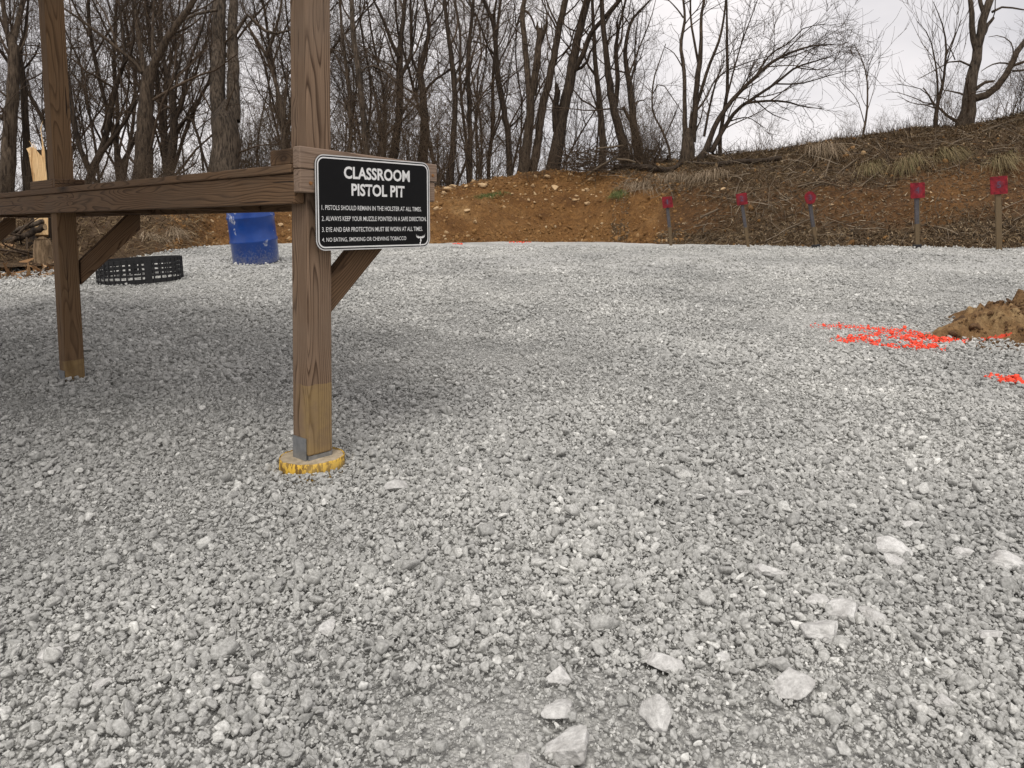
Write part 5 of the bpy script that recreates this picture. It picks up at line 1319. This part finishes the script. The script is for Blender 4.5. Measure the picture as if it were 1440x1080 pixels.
n = len(q); d = rr.normal(0, 1, (n, 3)); d -= nr * (d * nr).sum(1)[:, None] * .8; d /= np.linalg.norm(d, axis=1, keepdims=True)
M_LITTER = island_mat('leaf_litter', [(0, (.04, .026, .015)), (.5, (.10, .068, .038)), (.88, (.19, .135, .08)), (1, (.36, .28, .18))])
o = link('leaf_litter', strips('leaf_litter', q + nr * .015, d, nr + rr.normal(0, .4, (n, 3)), rr.uniform(.03, .09, n), rr.uniform(.012, .035, n), None), M_LITTER); o['kind'] = 'stuff'; o['label'] = 'fallen leaves and litter at the foot of the bank'
tb = Tubes(); q, nr = bank_scatter(2600, lambda px, v, a: inview(px) * (a > .3) * (v > .02) * (v < 1.12) * (px > 830), rr)
for p, m in zip(q, nr):
    d = rr.normal(0, 1, 3); d -= m * (d @ m) * .7; d += np.array([0, -.1, -.35]); d = unit(d)
    a, b = twig_walk(rr, p + m * .03, d, rr.uniform(.2, .95), rr.uniform(.004, .011), .003, 4, .16, -.03); tb.add(a, b, 3)
o = link('dead_sticks', tb.mesh('dead_sticks'), M_STICK); o['kind'] = 'stuff'; o['label'] = 'tangle of dead sticks and vines on the bank'
# weeds standing up along the crest
tb = Tubes()
q, nr = bank_scatter(1500, lambda px, v, a: inview(px) * (v > .93) * (v < 1.25) * (px > 1000), rr)
for p in q:
    d = unit(np.array([rr.normal(0, .28), rr.normal(0, .28), 1.])); a, b = twig_walk(rr, p - [0, 0, .04], d, rr.uniform(.12, .55) * (1.3 if rr.random() < .12 else .8), rr.uniform(.003, .006), .0015, 4, .14, .02); tb.add(a, b, 3)
    if rr.random() < .5:
        for _ in range(3):
            i = rr.integers(1, 4); a2, b2 = twig_walk(rr, a[i], unit(d + rr.normal(0, .7, 3)), rr.uniform(.06, .22), .0028, .0014, 3, .15, .02); tb.add(a2, b2, 3)
o = link('crest_weeds', tb.mesh('crest_weeds'), M_TWIG); o['kind'] = 'stuff'; o['label'] = 'dry weeds standing along the crest of the bank'
# clumps of straw grass hanging over the cut
TUF = [(1280, 236, 24, 'wide straw-coloured grass clump hanging above the two upright targets', M_TUFT, 1.0), (1330, 222, 26, 'straw-coloured grass clump on the bank between the two upright targets and the lone forked tree', M_TUFT, 1.), (1408, 231, 15, 'straw grass clump hanging right above the largest target', M_TUFT, 1.),
       (1225, 240, 18, 'thin straw grass clump on the bank beside the wide clump', M_TUFT, .8), (900, 262, 34, 'pale matted grass clump overhanging the bare clay cut', M_PALE, .9), (1000, 250, 30, 'pale dead grass clump below the crest logs', M_PALE, .9),
       (216, 338, 15, 'tan straw grass spilling down the low bank behind the fire ring', M_PALE, .55), (245, 328, 13, 'tan straw grass on the low bank between the fire ring and the drum', M_PALE, .5), (950, 252, 40, 'broad mat of pale dead grass below the mossy log', M_PALE, .9), (690, 276, 30, 'small green grass patch on the stony clay bank behind the sign', M_GREEN, .45), (872, 275, 14, 'green grass tuft at the edge of the bare clay cut', M_GREEN, .5), (1160, 215, 34, 'tangled pale grass clump on the shoulder of the bank above the round target', M_PALE, 1.)]
for k, (px, py, w, lab, mt, ls) in enumerate(TUF):
    n = 380; c, v = on_bank(px, py); t = c[1]; sx = w * t / F
    pos, dr = [], []
    for _ in range(n):
        ox = np.clip(rr.normal(0, .36), -.9, .9); p = bank(px + ox * w, np.clip(v + rr.normal(.03, .022), .02, 1.0)); pos.append(p - [0, 0, .02]); m = bank_n(px, v)
        dr.append(unit(m * .7 + np.array([ox * .5, -.35, .35]) + rr.normal(0, .25, 3)))
    pos, dr = np.array(pos), np.array(dr)
    me = strips('grass_tuft', pos - c, dr, rr.normal(0, 1, (n, 3)), rr.uniform(.25, .8, n) * ls, rr.uniform(.008, .016, n), None, np.array([0, -.15, -.95]), 4)
    o = link('grass_tuft', me, mt); o.location = c; tag(o, lab, 'grass', 'grass clumps on the bank')

# crumbled clods and small stones lying on the bank, as one mass
prc = bpy.data.collections.new('bank_crumb_kinds')
def crumb_mat(name, lo, hi):
    m, n, b = new_mat(name); oi = nd(n, 'ShaderNodeObjectInfo'); geo = nd(n, 'ShaderNodeNewGeometry'); f = noise_(n, geo.outputs['Position'], 60, 4, .7)
    base = ramp(n, oi.outputs['Random'], [(0, lo), (.75, hi), (.86, hi), (1, (.46, .34, .20))])
    base = mixc(n, 1., base, ramp(n, f.outputs[0], [(.3, (.6, .6, .6)), (.7, (1.3, 1.3, 1.3))]), 'MULTIPLY')
    n.links.new(base, b.inputs['Base Color']); return m
M_CRUMB = crumb_mat('clay_crumb', (.13, .065, .022), (.26, .14, .05))
for k in range(NK):
    m_ = rock_mesh(700 + k, .5, .45, .36, 2, 9, 20., .1); m_.materials.append(M_CRUMB); ob = bpy.data.objects.new('crumb_kind', m_); prc.objects.link(ob)
q, nr = bank_scatter(9000, lambda px, v, a: inview(px) * (px > 230) * np.where(px < 960, 1., .08) * (v > -.02) * (v < 1.08) * (.35 + (v > .55) * .6 + (v < .12) * .9), rr)
n = len(q); s = .045 * rr.lognormal(0, .55, n); s = np.minimum(s, .17)
o = gn_scatter('bank_crumbs', q + nr * .005, rr.uniform(-3, 3, (n, 3)), s[:, None] * rr.uniform(.7, 1.3, (n, 3)), prc); o['kind'] = 'stuff'; o['label'] = 'crumbled clay clods and small stones strewn over the bank'
# brambles on the crest
for k, (px, s) in enumerate(((1300, .28), (1328, .4), (1344, .34), (1398, .3), (1425, .42), (1440, .5), (1468, .5), (1075, .32), (1245, .2), (1195, .18))):
    c = bank(px, 1.02); o = link('bramble', shr[k % 4]); o.location = c + np.array([0, 0, .5 * s - .08]); o.scale = (s * 1.2, s * 1.2, s); o.rotation_euler = (0, 0, k)
    tag(o, 'low leafless bramble bush on the open crest of the bank', 'bramble', 'brambles on the crest of the bank')
